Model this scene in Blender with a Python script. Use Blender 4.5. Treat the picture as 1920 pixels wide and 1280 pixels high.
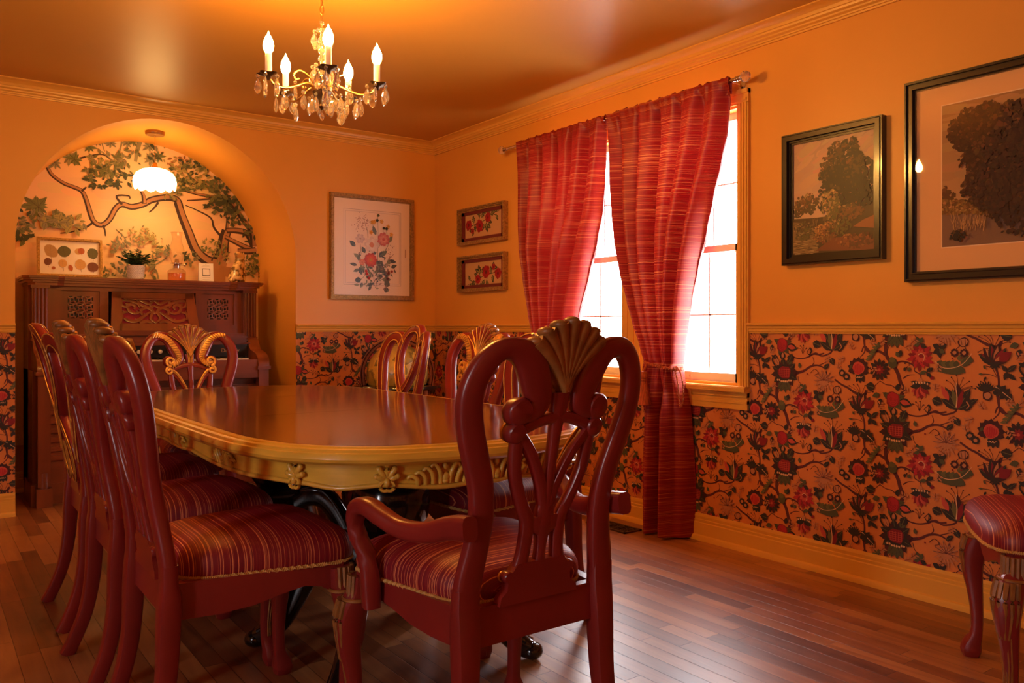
import bpy, bmesh, math, random
from mathutils import Vector, Matrix
import numpy as np
for _o in list(bpy.data.objects): bpy.data.objects.remove(_o, do_unlink=True)
C = bpy.context.scene.collection
scene = bpy.context.scene
PI = math.pi
W, D, H = 3.181, 5.398, 2.44            # window wall, arch wall, ceiling
# ---------------------------------------------------------------- camera
cam_d = bpy.data.cameras.new('camera'); cam = bpy.data.objects.new('camera', cam_d); C.objects.link(cam)
cam.location = (0, 0, 1.052); cam.rotation_euler = (PI/2, 0, -math.radians(35.845))
cam_d.sensor_width = 36; cam_d.lens = 1547.5/1920*36; cam_d.shift_y = -24.5/1920; cam_d.clip_start = .05
scene.camera = cam
scene.view_settings.view_transform = 'Standard'; scene.view_settings.look = 'None'
scene.view_settings.gamma = 1; scene.view_settings.use_curve_mapping = False
scene.view_settings.exposure = 0.0
# ---------------------------------------------------------------- sky outside the windows
wd = bpy.data.worlds.new('sky'); scene.world = wd; wd.use_nodes = True
bg = wd.node_tree.nodes['Background']; bg.inputs[0].default_value = (.97, .96, 1.0, 1); bg.inputs[1].default_value = 27.0
def portal(loc, rot, sx, sy):
    l = bpy.data.lights.new('window_daylight', 'AREA'); l.shape = 'RECTANGLE'; l.size = sx; l.size_y = sy
    l.cycles.is_portal = True
    o = bpy.data.objects.new('window_daylight', l); C.objects.link(o); o.location = loc; o.rotation_euler = rot
portal((W+.14, 3.31, 1.46), (0, math.radians(90), 0), 1.4, 1.5)
portal((-2.74, .56, 1.45), (0, math.radians(-90), 0), 1.3, .52)
LAMP = (1.0, .47, .095)
BULB_W, PEND_W = 620, 14.5
# ---------------------------------------------------------------- helpers
def lin(c):
    return tuple((x/12.92 if x <= .04045 else ((x+.055)/1.055)**2.4) for x in c)
def rgb(r, g, b): return lin((r/255, g/255, b/255))
def tag(o, label=None, cat=None, group=None, kind=None):
    if label: o['label'] = label
    if cat: o['category'] = cat
    if group: o['group'] = group
    if kind: o['kind'] = kind
    return o
def empty(name, loc=(0, 0, 0), rz=0, label=None, cat=None, group=None):
    o = bpy.data.objects.new(name, None); C.objects.link(o); o.empty_display_size = .05
    o.location = loc; o.rotation_euler = (0, 0, rz)
    return tag(o, label, cat, group)
def copy_tree(o, parent=None):
    c = o.copy(); C.objects.link(c); c.parent = parent
    for ch in list(o.children): copy_tree(ch, c)
    return c
def cr(pts, n=6, closed=False):
    P = [np.array(p, float) for p in pts]; out = []; m = len(P)
    for i in range(m if closed else m-1):
        if closed: p0, p1, p2, p3 = P[(i-1) % m], P[i], P[(i+1) % m], P[(i+2) % m]
        else: p0, p1, p2, p3 = P[max(i-1, 0)], P[i], P[i+1], P[min(i+2, m-1)]
        for k in range(n):
            t = k/n
            out.append(.5*((2*p1)+(-p0+p2)*t+(2*p0-5*p1+4*p2-p3)*t*t+(-p0+3*p1-3*p2+p3)*t**3))
    if not closed: out.append(P[-1])
    return out
class MB:
    def __init__(s, xf=None): s.v = []; s.f = []; s.m = []; s.xf = xf; s.mi = 0
    def add(s, vs, fs):
        b = len(s.v)
        for p in vs: s.v.append(s.xf(p) if s.xf else tuple(p))
        for f in fs: s.f.append([b+i for i in f]); s.m.append(s.mi)
        return s
    def box(s, x0, y0, z0, x1, y1, z1):
        v = [(x, y, z) for z in (z0, z1) for y in (y0, y1) for x in (x0, x1)]
        return s.add(v, [(0, 2, 3, 1), (4, 5, 7, 6), (0, 1, 5, 4), (2, 6, 7, 3), (0, 4, 6, 2), (1, 3, 7, 5)])
    def prism(s, poly, t0, t1, mp):
        n = len(poly); v = [mp(a, b, t0) for a, b in poly]+[mp(a, b, t1) for a, b in poly]
        return s.add(v, [list(range(n))[::-1], list(range(n, 2*n))]+[(i, (i+1) % n, n+(i+1) % n, n+i) for i in range(n)])
    def lathe(s, prof, c=(0, 0, 0), seg=20, axis='z', mod=None):
        v = []; fs = []; n = len(prof)
        for k in range(seg):
            a = 2*PI*k/seg
            for j, (r, z) in enumerate(prof):
                rr = r*(mod(a, j) if mod else 1)
                x, y = rr*math.cos(a), rr*math.sin(a)
                p = (x, y, z) if axis == 'z' else ((x, z, y) if axis == 'y' else (z, x, y))
                v.append((c[0]+p[0], c[1]+p[1], c[2]+p[2]))
        for k in range(seg):
            k2 = (k+1) % seg
            for j in range(n-1): fs.append((k*n+j, k2*n+j, k2*n+j+1, k*n+j+1))
        if prof[0][0] > 1e-6: fs.append([k*n for k in range(seg)][::-1])
        if prof[-1][0] > 1e-6: fs.append([k*n+n-1 for k in range(seg)])
        return s.add(v, fs)
    def tube(s, pts, rad, seg=8, flat=1.0, up=(0, 0, 1), cap=True, closed=False, sq=1.0):
        """round or squarish swept tube; flat scales the second axis (towards 'up')"""
        P = [Vector(p) for p in pts]; n = len(P); v = []; fs = []
        R = rad if hasattr(rad, '__len__') else [rad]*n
        upv = Vector(up)
        for i, p in enumerate(P):
            if closed: t = P[(i+1) % n]-P[i-1]
            else: t = P[min(i+1, n-1)]-P[max(i-1, 0)]
            if t.length < 1e-9: t = Vector((0, 0, 1))
            t.normalize(); b = t.cross(upv)
            if b.length < 1e-3: b = t.cross(Vector((.3, 1, .1)))
            b.normalize(); nn = b.cross(t)
            r = R[i]; rw, rh = (r if hasattr(r, '__len__') else (r, r*flat))
            for k in range(seg):
                a = 2*PI*(k+.5)/seg; ca, sa = math.cos(a), math.sin(a)
                if sq < 1: ca = math.copysign(abs(ca)**sq, ca); sa = math.copysign(abs(sa)**sq, sa)
                q = p+b*(rw*ca)+nn*(rh*sa); v.append((q.x, q.y, q.z))
        for i in range(n if closed else n-1):
            i2 = (i+1) % n
            for k in range(seg): fs.append((i*seg+k, i*seg+(k+1) % seg, i2*seg+(k+1) % seg, i2*seg+k))
        if cap and not closed: fs += [list(range(seg))[::-1], [(n-1)*seg+k for k in range(seg)]]
        return s.add(v, fs)
    def strip(s, pts, hw, ht, t=0, seg=10, sq=.55, cap=True, closed=False):
        """flat strip drawn in the (u,z) plane: local xyz=(u,t,z)"""
        n = len(pts); HW = hw if hasattr(hw, '__len__') else [hw]*n
        return s.tube([(p[0], t, p[1]) for p in pts], [(HW[i], ht) for i in range(n)], seg=seg, up=(0, 1, 0), cap=cap, closed=closed, sq=sq)
    def puck(s, u, z, r, ht, t=0, seg=16):
        return s.lathe([(0, t-ht), (r*.8, t-ht), (r*.97, t-ht*.7), (r, t-ht*.4), (r, t+ht*.4), (r*.97, t+ht*.7), (r*.8, t+ht), (0, t+ht)], (u, 0, z), seg, axis='y')
    def ball(s, c, rx, ry=None, rz=None, seg=12, rings=8):
        ry = ry or rx; rz = rz or rx; v = [(c[0], c[1], c[2]-rz)]; fs = []
        for j in range(1, rings):
            th = -PI/2+PI*j/rings
            for k in range(seg):
                a = 2*PI*k/seg; v.append((c[0]+rx*math.cos(th)*math.cos(a), c[1]+ry*math.cos(th)*math.sin(a), c[2]+rz*math.sin(th)))
        v.append((c[0], c[1], c[2]+rz)); L = len(v)-1
        for k in range(seg):
            fs.append((0, 1+(k+1) % seg, 1+k)); fs.append((L, L-seg+k, L-seg+(k+1) % seg))
            for j in range(rings-2):
                a = 1+j*seg; fs.append((a+k, a+(k+1) % seg, a+seg+(k+1) % seg, a+seg+k))
        return s.add(v, fs)
    def grid(s, rows, wrap=False):
        n = len(rows[0]); v = [p for r in rows for p in r]; fs = []
        for i in range(len(rows)-1):
            for k in range(n if wrap else n-1): fs.append((i*n+k, i*n+(k+1) % n, (i+1)*n+(k+1) % n, (i+1)*n+k))
        return s.add(v, fs)
    def build(s, name, mat, parent=None, loc=None, smooth=35, **tg):
        me = bpy.data.meshes.new(name); me.from_pydata([tuple(p) for p in s.v], [], s.f)
        for m in (mat if isinstance(mat, (list, tuple)) else [mat]): me.materials.append(m)
        if any(s.m): me.polygons.foreach_set('material_index', s.m)
        bm = bmesh.new(); bm.from_mesh(me)
        bmesh.ops.recalc_face_normals(bm, faces=bm.faces)
        if smooth:
            lim = math.radians(smooth)
            for f in bm.faces: f.smooth = True
            for e in bm.edges:
                e.smooth = len(e.link_faces) == 2 and e.calc_face_angle(0) < lim
        bm.to_mesh(me); bm.free(); me.update()
        o = bpy.data.objects.new(name, me); C.objects.link(o)
        if parent: o.parent = parent
        if loc: o.location = loc
        return tag(o, **tg)
# ---------------------------------------------------------------- materials
def newmat(name):
    m = bpy.data.materials.new(name); m.use_nodes = True
    return m, m.node_tree, m.node_tree.nodes, m.node_tree.links, m.node_tree.nodes['Principled BSDF']
def pmat(name, col, rough=.5, metal=0, spec=.5, coat=0, crough=.1, var=0, vscale=8, bump=0, bscale=60, stretch=None, trans=0, em=None, es=0, sheen=0, ior=None):
    m, nt, N, L, b = newmat(name)
    b.inputs['Base Color'].default_value = (*col, 1); b.inputs['Roughness'].default_value = rough
    b.inputs['Metallic'].default_value = metal; b.inputs['Specular IOR Level'].default_value = spec
    b.inputs['Coat Weight'].default_value = coat; b.inputs['Coat Roughness'].default_value = crough
    b.inputs['Transmission Weight'].default_value = trans; b.inputs['Sheen Weight'].default_value = sheen
    if ior: b.inputs['IOR'].default_value = ior
    if em: b.inputs['Emission Color'].default_value = (*em, 1); b.inputs['Emission Strength'].default_value = es
    tc = N.new('ShaderNodeTexCoord'); mp = N.new('ShaderNodeMapping'); L.new(tc.outputs['Object'], mp.inputs[0])
    if stretch: mp.inputs['Scale'].default_value = stretch
    if var:
        n = N.new('ShaderNodeTexNoise'); n.inputs['Scale'].default_value = vscale; n.inputs['Detail'].default_value = 5
        L.new(mp.outputs[0], n.inputs[0])
        r = N.new('ShaderNodeValToRGB'); L.new(n.outputs[0], r.inputs[0])
        r.color_ramp.elements[0].position = .3; r.color_ramp.elements[1].position = .7
        r.color_ramp.elements[0].color = (*[c*(1-var) for c in col], 1); r.color_ramp.elements[1].color = (*[min(1, c*(1+var)) for c in col], 1)
        L.new(r.outputs[0], b.inputs['Base Color'])
    if bump:
        n = N.new('ShaderNodeTexNoise'); n.inputs['Scale'].default_value = bscale; L.new(mp.outputs[0], n.inputs[0])
        bp = N.new('ShaderNodeBump'); bp.inputs['Strength'].default_value = bump; bp.inputs['Distance'].default_value = .004
        L.new(n.outputs[0], bp.inputs['Height']); L.new(bp.outputs[0], b.inputs['Normal'])
    return m
M = {}
M['wall'] = pmat('ochre_wall_paint', (.78, .335, .045), .42, var=.03, vscale=2, bump=.05, bscale=180)
M['ceil'] = pmat('ochre_ceiling_paint', (.58, .27, .04), .40, var=.03, vscale=1.5, bump=.03, bscale=90)
M['trim'] = pmat('ochre_trim_gloss', (.78, .385, .06), .32, var=.02, vscale=3)
M['plain'] = pmat('plaster', (.60, .28, .06), .7)
M['red'] = pmat('chair_red_paint', (.225, .017, .014), .30, var=.12, vscale=5, coat=.18, crough=.25)
M['goldp'] = pmat('chair_gold_paint', (.72, .36, .07), .34, metal=.35, var=.25, vscale=30)
M['goldd'] = pmat('antique_gold_paint', (.31, .12, .027), .4, metal=.12, var=.35, vscale=25)
M['ttrim'] = pmat('table_ochre_paint', (.74, .43, .045), .28, var=.12, vscale=9, stretch=(1, 1, 5), coat=.5, crough=.15)
M['tcarve'] = pmat('table_carving_gold', (.74, .42, .05), .32, var=.2, vscale=20, coat=.4)
M['black'] = pmat('black_lacquer', (.010, .006, .005), .16, coat=.6)
M['cord'] = pmat('gold_cord', (.62, .33, .08), .55)
M['brass'] = pmat('brass', (.75, .45, .16), .28, metal=1)
M['agedbrass'] = pmat('aged_brass', (.34, .17, .05), .35, metal=.7)
M['bronze'] = pmat('dark_bronze', (.13, .075, .035), .4, metal=.8)
M['chrome'] = pmat('nickel', (.8, .75, .7), .15, metal=1)
M['goldframe'] = pmat('gilt_frame', (.38, .21, .065), .35, metal=.6, var=.4, vscale=90, bump=.9, bscale=110)
M['giltedge'] = pmat('gilt_edge', (.8, .5, .18), .25, metal=.8)
M['blackframe'] = pmat('black_frame', (.018, .010, .007), .28, coat=.4)
M['redmat'] = pmat('dark_red_mat', (.16, .012, .012), .6)
M['paper'] = pmat('paper', (.80, .70, .62), .8)
M['white'] = pmat('white_paint', (.80, .72, .66), .4)
M['sash'] = pmat('window_sash_white', (.82, .74, .70), .35)
M['ivory'] = pmat('ivory', (.72, .58, .38), .3)
M['ebony'] = pmat('ebony', (.012, .01, .01), .25)
M['felt'] = pmat('red_cloth', (.26, .008, .016), .8)
M['ceramic'] = pmat('white_ceramic', (.72, .68, .66), .35)
M['tassel'] = pmat('tassel_yarn', (.50, .10, .03), .8, var=.5, vscale=250, stretch=(1, 1, .04))
M['woodog'] = pmat('organ_walnut', (.20, .043, .013), .3, var=.45, vscale=6, stretch=(1, 1, .12), coat=.4, crough=.15)
M['woodogh'] = pmat('organ_walnut_horizontal', (.21, .047, .015), .3, var=.45, vscale=7, stretch=(.12, 1, 1), coat=.4, crough=.15)
M['woodlight'] = pmat('pale_wood', (.55, .33, .12), .4)
M['clothx'] = pmat('label_ink', (.02, .012, .01), .8)
# glass pane that lets daylight through
def glass_pane(name, tint=(1, 1, 1), refl=.08, rough=.02):
    m, nt, N, L, b = newmat(name); N.remove(b)
    t = N.new('ShaderNodeBsdfTransparent'); t.inputs[0].default_value = (*tint, 1)
    g = N.new('ShaderNodeBsdfGlossy'); g.inputs['Roughness'].default_value = rough
    lw = N.new('ShaderNodeLayerWeight'); lw.inputs[0].default_value = .5
    pw = N.new('ShaderNodeMath'); pw.operation = 'POWER'; L.new(lw.outputs['Facing'], pw.inputs[0]); pw.inputs[1].default_value = 3.5
    f = N.new('ShaderNodeMath'); f.operation = 'MULTIPLY_ADD'; L.new(pw.outputs[0], f.inputs[0]); f.inputs[1].default_value = .7; f.inputs[2].default_value = refl*.5
    mx = N.new('ShaderNodeMixShader'); L.new(f.outputs[0], mx.inputs[0]); L.new(t.outputs[0], mx.inputs[1]); L.new(g.outputs[0], mx.inputs[2])
    L.new(mx.outputs[0], N['Material Output'].inputs[0]); return m
M['glass'] = glass_pane('window_glass')
M['pglass'] = glass_pane('picture_glass'); M['pglassm'] = glass_pane('matt_picture_glass', rough=.32)
M['crystal'] = pmat('cut_crystal', (1, .96, .9), .03, trans=.93, ior=1.5)
M['lampglass'] = glass_pane('clear_lamp_glass', (.97, .93, .88))
M['oil'] = glass_pane('pink_lamp_oil', (.97, .66, .46))
M['bulb'] = pmat('lit_flame_bulb', (1, .9, .7), .3, em=LAMP, es=BULB_W)
M['milk'] = pmat('lit_milk_glass', (.9, .85, .75), .3, em=(1.0, .60, .20), es=PEND_W)
M['sleeve'] = pmat('candle_sleeve', (.85, .74, .62), .5)
# floor
def floor_mat():
    m, nt, N, L, b = newmat('oak_strip_floor')
    tc = N.new('ShaderNodeTexCoord'); sp = N.new('ShaderNodeSeparateXYZ'); L.new(tc.outputs['Object'], sp.inputs[0])
    def math_(op, a, c=None):
        n = N.new('ShaderNodeMath'); n.operation = op
        for i, q in enumerate((a, c)):
            if q is None: continue
            if isinstance(q, (int, float)): n.inputs[i].default_value = q
            else: L.new(q, n.inputs[i])
        return n.outputs[0]
    rx = math_('DIVIDE', sp.outputs[0], .066); row = math_('FLOOR', rx); fx = math_('FRACT', rx)
    wn = N.new('ShaderNodeTexWhiteNoise'); wn.noise_dimensions = '1D'; L.new(row, wn.inputs['W'])
    ly = math_('ADD', math_('DIVIDE', sp.outputs[1], .62), math_('MULTIPLY', wn.outputs[0], 7.3)); pl = math_('FLOOR', ly); fy = math_('FRACT', ly)
    cb = N.new('ShaderNodeCombineXYZ'); L.new(row, cb.inputs[0]); L.new(pl, cb.inputs[1])
    w2 = N.new('ShaderNodeTexWhiteNoise'); w2.noise_dimensions = '3D'; L.new(cb.outputs[0], w2.inputs['Vector'])
    mp = N.new('ShaderNodeMapping'); mp.inputs['Scale'].default_value = (14, 1.1, 1); L.new(tc.outputs['Object'], mp.inputs[0])
    av = N.new('ShaderNodeVectorMath'); av.operation = 'ADD'; L.new(mp.outputs[0], av.inputs[0])
    sc = N.new('ShaderNodeVectorMath'); sc.operation = 'SCALE'; sc.inputs['Scale'].default_value = 30; L.new(w2.outputs['Color'], sc.inputs[0]); L.new(sc.outputs[0], av.inputs[1])
    n1 = N.new('ShaderNodeTexNoise'); n1.inputs['Scale'].default_value = 1.6; n1.inputs['Detail'].default_value = 6; n1.inputs['Distortion'].default_value = 1.2; L.new(av.outputs[0], n1.inputs[0])
    n2 = N.new('ShaderNodeTexNoise'); n2.inputs['Scale'].default_value = 3.2; n2.inputs['Detail'].default_value = 4; L.new(tc.outputs['Object'], n2.inputs[0])
    mix = math_('ADD', math_('MULTIPLY', w2.outputs[0], .34), math_('ADD', math_('MULTIPLY', n1.outputs[0], .42), math_('MULTIPLY', n2.outputs[0], .36)))
    r = N.new('ShaderNodeValToRGB'); L.new(mix, r.inputs[0]); e = r.color_ramp.elements
    e[0].position = .30; e[0].color = (.10, .026, .008, 1); e[1].position = .85; e[1].color = (.56, .24, .075, 1)
    q = e.new(.55); q.color = (.30, .095, .028, 1)
    gap = math_('MINIMUM', math_('MULTIPLY', math_('MINIMUM', fx, math_('SUBTRACT', 1.0, fx)), .066), math_('MULTIPLY', math_('MINIMUM', fy, math_('SUBTRACT', 1.0, fy)), .62))
    g = N.new('ShaderNodeMapRange'); g.inputs[1].default_value = .0004; g.inputs[2].default_value = .0016; L.new(gap, g.inputs[0])
    mm = N.new('ShaderNodeMix'); mm.data_type = 'RGBA'; mm.blend_type = 'MULTIPLY'; mm.inputs[0].default_value = 1
    gr = N.new('ShaderNodeValToRGB'); gr.color_ramp.elements[0].color = (.25, .2, .2, 1); L.new(g.outputs[0], gr.inputs[0])
    L.new(r.outputs[0], mm.inputs[6]); L.new(gr.outputs[0], mm.inputs[7]); L.new(mm.outputs[2], b.inputs['Base Color'])
    rr = N.new('ShaderNodeMapRange'); rr.inputs[3].default_value = .30; rr.inputs[4].default_value = .46; L.new(n1.outputs[0], rr.inputs[0]); L.new(rr.outputs[0], b.inputs['Roughness'])
    bp = N.new('ShaderNodeBump'); bp.inputs['Strength'].default_value = .35; bp.inputs['Distance'].default_value = .002; L.new(g.outputs[0], bp.inputs['Height']); L.new(bp.outputs[0], b.inputs['Normal'])
    b.inputs['Specular IOR Level'].default_value = .95
    return m
M['floor'] = floor_mat()
def tabletop_mat():
    m, nt, N, L, b = newmat('polished_cherry_top')
    tc = N.new('ShaderNodeTexCoord'); mp = N.new('ShaderNodeMapping'); mp.inputs['Scale'].default_value = (1.2, 9, 1); L.new(tc.outputs['Object'], mp.inputs[0])
    n = N.new('ShaderNodeTexNoise'); n.inputs['Scale'].default_value = 2.2; n.inputs['Detail'].default_value = 7; n.inputs['Distortion'].default_value = .6; L.new(mp.outputs[0], n.inputs[0])
    r = N.new('ShaderNodeValToRGB'); L.new(n.outputs[0], r.inputs[0]); e = r.color_ramp.elements
    e[0].position = .3; e[0].color = (.055, .012, .004, 1); e[1].position = .72; e[1].color = (.21, .062, .018, 1)
    L.new(r.outputs[0], b.inputs['Base Color']); b.inputs['Roughness'].default_value = .16; b.inputs['Coat Weight'].default_value = .5; b.inputs['Coat Roughness'].default_value = .08
    return m
M['ttop'] = tabletop_mat()
def stripe_mat(name, axis, base, base2, line, scale, thin=.62, rough=.5, sheen=.3, transl=0, freq2=9):
    m, nt, N, L, b = newmat(name)
    tc = N.new('ShaderNodeTexCoord'); sp = N.new('ShaderNodeSeparateXYZ'); L.new(tc.outputs['Object'], sp.inputs[0])
    mp = N.new('ShaderNodeMapping'); sc = [.8, .8, .8]; sc['xyz'.index(axis)] = scale; mp.inputs['Scale'].default_value = sc; L.new(tc.outputs['Object'], mp.inputs[0])
    n = N.new('ShaderNodeTexNoise'); n.inputs['Scale'].default_value = 1.0; n.inputs['Detail'].default_value = 3; n.inputs['Roughness'].default_value = .7; L.new(mp.outputs[0], n.inputs[0])
    r = N.new('ShaderNodeValToRGB'); L.new(n.outputs[0], r.inputs[0]); e = r.color_ramp.elements
    e[0].position = .40; e[0].color = (*base2, 1); e[1].position = thin+.035; e[1].color = (*line, 1); q = e.new(thin-.02); q.color = (*base, 1)
    L.new(r.outputs[0], b.inputs['Base Color']); b.inputs['Roughness'].default_value = rough; b.inputs['Sheen Weight'].default_value = sheen
    b.inputs['Sheen Tint'].default_value = (*[min(1, c*2) for c in base], 1)
    if transl:
        t = N.new('ShaderNodeBsdfTranslucent'); L.new(r.outputs[0], t.inputs[0]); mx = N.new('ShaderNodeMixShader'); mx.inputs[0].default_value = transl
        L.new(b.outputs[0], mx.inputs[1]); L.new(t.outputs[0], mx.inputs[2]); L.new(mx.outputs[0], N['Material Output'].inputs[0])
    return m
M['seat'] = stripe_mat('striped_crimson_seat', 'y', (.24, .005, .012), (.16, .003, .011), (.80, .27, .10), 400, thin=.595)
M['curtain'] = stripe_mat('red_slub_silk', 'z', (.36, .009, .006), (.20, .003, .006), (.74, .22, .06), 480, thin=.595, rough=.5, sheen=.0, transl=.07)
def col_mat(name, rough=.75, coat=0):
    m, nt, N, L, b = newmat(name); a = N.new('ShaderNodeAttribute'); a.attribute_name = 'Col'
    L.new(a.outputs['Color'], b.inputs['Base Color']); b.inputs['Roughness'].default_value = rough; b.inputs['Coat Weight'].default_value = coat
    return m
M['art'] = col_mat('printed_pattern'); M['artoil'] = col_mat('oil_paint', .45)
M['artg'] = col_mat('glazed_pattern', .3, .4)
# ---------------------------------------------------------------- flat printed pattern
class Painter:
    def __init__(s, seed=1, clip=None, base=0., step=2e-5):
        s.v = []; s.f = []; s.c = []; s.R = random.Random(seed); s.clip = clip; s.h = base; s.step = step; s.rec = None
    def tri(s, pts, col):
        if s.clip:
            x0, y0, x1, y1 = s.clip; P = pts
            for ax, lim, sg in ((0, x0, 1), (0, x1, -1), (1, y0, 1), (1, y1, -1)):
                Q = []; n = len(P)
                if not n: return
                for i in range(n):
                    a, b = P[i], P[(i+1) % n]; da, db = sg*(a[ax]-lim), sg*(b[ax]-lim)
                    if da >= 0: Q.append(a)
                    if da*db < 0:
                        t = da/(da-db); Q.append((a[0]+(b[0]-a[0])*t, a[1]+(b[1]-a[1])*t))
                P = Q
            if len(P) < 3: return
            pts = P
        b = len(s.v)
        for p in pts: s.v.append((p[0], p[1], s.h)); s.c.append(col)
        s.f.append(tuple(range(b, b+len(pts))))
    def poly(s, pts, col, ctr=None):
        if s.rec is not None: s.rec.append((list(pts), col)); return
        s.h += s.step
        if s.clip:
            xs = [p[0] for p in pts]; ys = [p[1] for p in pts]
            if max(xs) < s.clip[0] or min(xs) > s.clip[2] or max(ys) < s.clip[1] or min(ys) > s.clip[3]: return
        n = len(pts)
        if n <= 4: s.tri(pts, col); return
        cx = sum(p[0] for p in pts)/n; cy = sum(p[1] for p in pts)/n
        for i in range(n): s.tri([(cx, cy), pts[i], pts[(i+1) % n]], col)
    def rect(s, x0, y0, x1, y1, col): s.poly([(x0, y0), (x1, y0), (x1, y1), (x0, y1)], col)
    def blob(s, cx, cy, rx, ry=None, col=(0, 0, 0), n=10, rot=0, jit=.12):
        ry = ry or rx; P = []
        for k in range(n):
            a = 2*PI*k/n; q = 1+s.R.uniform(-jit, jit); x, y = rx*q*math.cos(a), ry*q*math.sin(a)
            P.append((cx+x*math.cos(rot)-y*math.sin(rot), cy+x*math.sin(rot)+y*math.cos(rot)))
        s.poly(P, col)
    def leaf(s, x, y, ang, ln, wd, col, serr=0, vein=None):
        n = 9; A = []; B = []
        for i in range(n+1):
            t = i/n; w = wd*.5*math.sin(PI*min(1, t*1.02)**.85)*(1+(serr*(1 if i % 2 else -1)))
            A.append((t*ln, w)); B.append((t*ln, -w))
        c, q = math.cos(ang), math.sin(ang)
        tr = lambda p: (x+p[0]*c-p[1]*q, y+p[0]*q+p[1]*c)
        s.poly([tr(p) for p in A+B[::-1][1:-1]], col)
        if vein: s.stroke([tr((ln*.05, 0)), tr((ln*.95, 0))], wd*.09, wd*.03, vein)
    def stroke(s, pts, w0, w1, col, n=4):
        P = cr(pts, n) if len(pts) > 2 else [np.array(p, float) for p in pts]
        m = len(P); L = []; R = []
        for i, p in enumerate(P):
            t = P[min(i+1, m-1)]-P[max(i-1, 0)]; l = math.hypot(*t) or 1; nx, ny = -t[1]/l, t[0]/l
            w = (w0+(w1-w0)*i/(m-1))*.5; L.append((p[0]+nx*w, p[1]+ny*w)); R.append((p[0]-nx*w, p[1]-ny*w))
        if s.rec is not None:
            for i in range(m-1): s.rec.append(([L[i], L[i+1], R[i+1], R[i]], col))
            return
        s.h += s.step
        for i in range(m-1): s.tri([L[i], L[i+1], R[i+1], R[i]], col)
    def flower(s, x, y, r, n, col, cc, rot=0, pw=.5, inner=.3):
        for k in range(n): s.leaf(x, y, rot+2*PI*k/n, r, r*pw, col)
        s.blob(x, y, r*inner, None, cc)
    def build(s, name, mp, mat, parent=None, **tg):
        me = bpy.data.meshes.new(name); me.from_pydata([mp(*p) for p in s.v], [], s.f); me.materials.append(mat)
        a = me.color_attributes.new('Col', 'FLOAT_COLOR', 'POINT')
        arr = np.ones((len(s.v), 4), np.float32); arr[:, :3] = np.array(s.c, np.float32); a.data.foreach_set('color', arr.ravel())
        me.update(); o = bpy.data.objects.new(name, me); C.objects.link(o)
        if parent: o.parent = parent
        return tag(o, **tg)
def struct(o): o['kind'] = 'structure'; return o
# ================================================================ ROOM
XL, YF = -2.6, -1.6                      # unseen left wall and wall behind the camera
AX0, AX1, AYB, AZS = .453, 2.09, 6.16, 1.525
AXC, AR = (AX0+AX1)/2, (AX1-AX0)/2
m = MB(); m.box(XL-.1, YF-.1, -.1, W+.15, AYB+.1, 0); struct(m.build('floor', M['floor']))
m = MB(); m.box(XL-.1, YF-.1, H, W+.15, D+.02, H+.1); struct(m.build('ceiling', M['ceil']))
arch = [(AXC+AR*math.cos(a), AZS+AR*math.sin(a)) for a in [PI*k/48 for k in range(49)]]   # right -> left
m = MB(); y = D
m.add([(XL-.1, y, 0), (AX0, y, 0), (AX0, y, AZS), (XL-.1, y, AZS), (XL-.1, y, H), (AX0, y, H)], [(0, 1, 2, 3), (3, 2, 5, 4)])
m.add([(AX1, y, 0), (W+.1, y, 0), (W+.1, y, AZS), (AX1, y, AZS), (W+.1, y, H), (AX1, y, H)], [(0, 1, 2, 3), (3, 2, 4, 5)])
for i in range(48):
    (xa, za), (xb, zb) = arch[i], arch[i+1]
    m.add([(xa, y, za), (xb, y, zb), (xb, y, H), (xa, y, H)], [(0, 1, 2, 3)])
# softly rounded arris and reveal
prof = [(AX1, 0.)]+[(a, b) for a, b in arch]+[(AX0, 0.)]
rows = []
for dy, inset in ((0, 0), (.004, .0), (.012, .0), (AYB-D, 0)):
    rows.append([(x, D+dy, z) for x, z in prof])
m.grid(rows)
wb = struct(m.build('wall_back', M['wall'], smooth=30))
m = MB(); m.box(AX0-.05, AYB, 0, AX1+.05, AYB+.06, H); struct(m.build('wall_alcove', M['plain']))
# window wall with the window hole
WY0, WY1, WZ0, WZ1 = 2.555, 4.065, .79, 2.115
m = MB(); m.box(W, YF-.1, 0, W+.12, WY0, H); m.box(W, WY1, 0, W+.12, D+.1, H); m.box(W, WY0, 0, W+.12, WY1, WZ0); m.box(W, WY0, WZ1, W+.12, WY1, H)
struct(m.build('wall_right', M['wall'], smooth=0))
m = MB(); m.box(XL-.12, YF-.1, 0, XL, .30, H); m.box(XL-.12, .82, 0, XL, D+.1, H); m.box(XL-.12, .30, 0, XL, .82, .8); m.box(XL-.12, .30, 2.1, XL, .82, H)
struct(m.build('wall_left', M['wall'], smooth=0))
m = MB(); m.box(XL-.1, YF-.1, 0, W+.1, YF, H); struct(m.build('wall_front', M['wall'], smooth=0))
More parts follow.
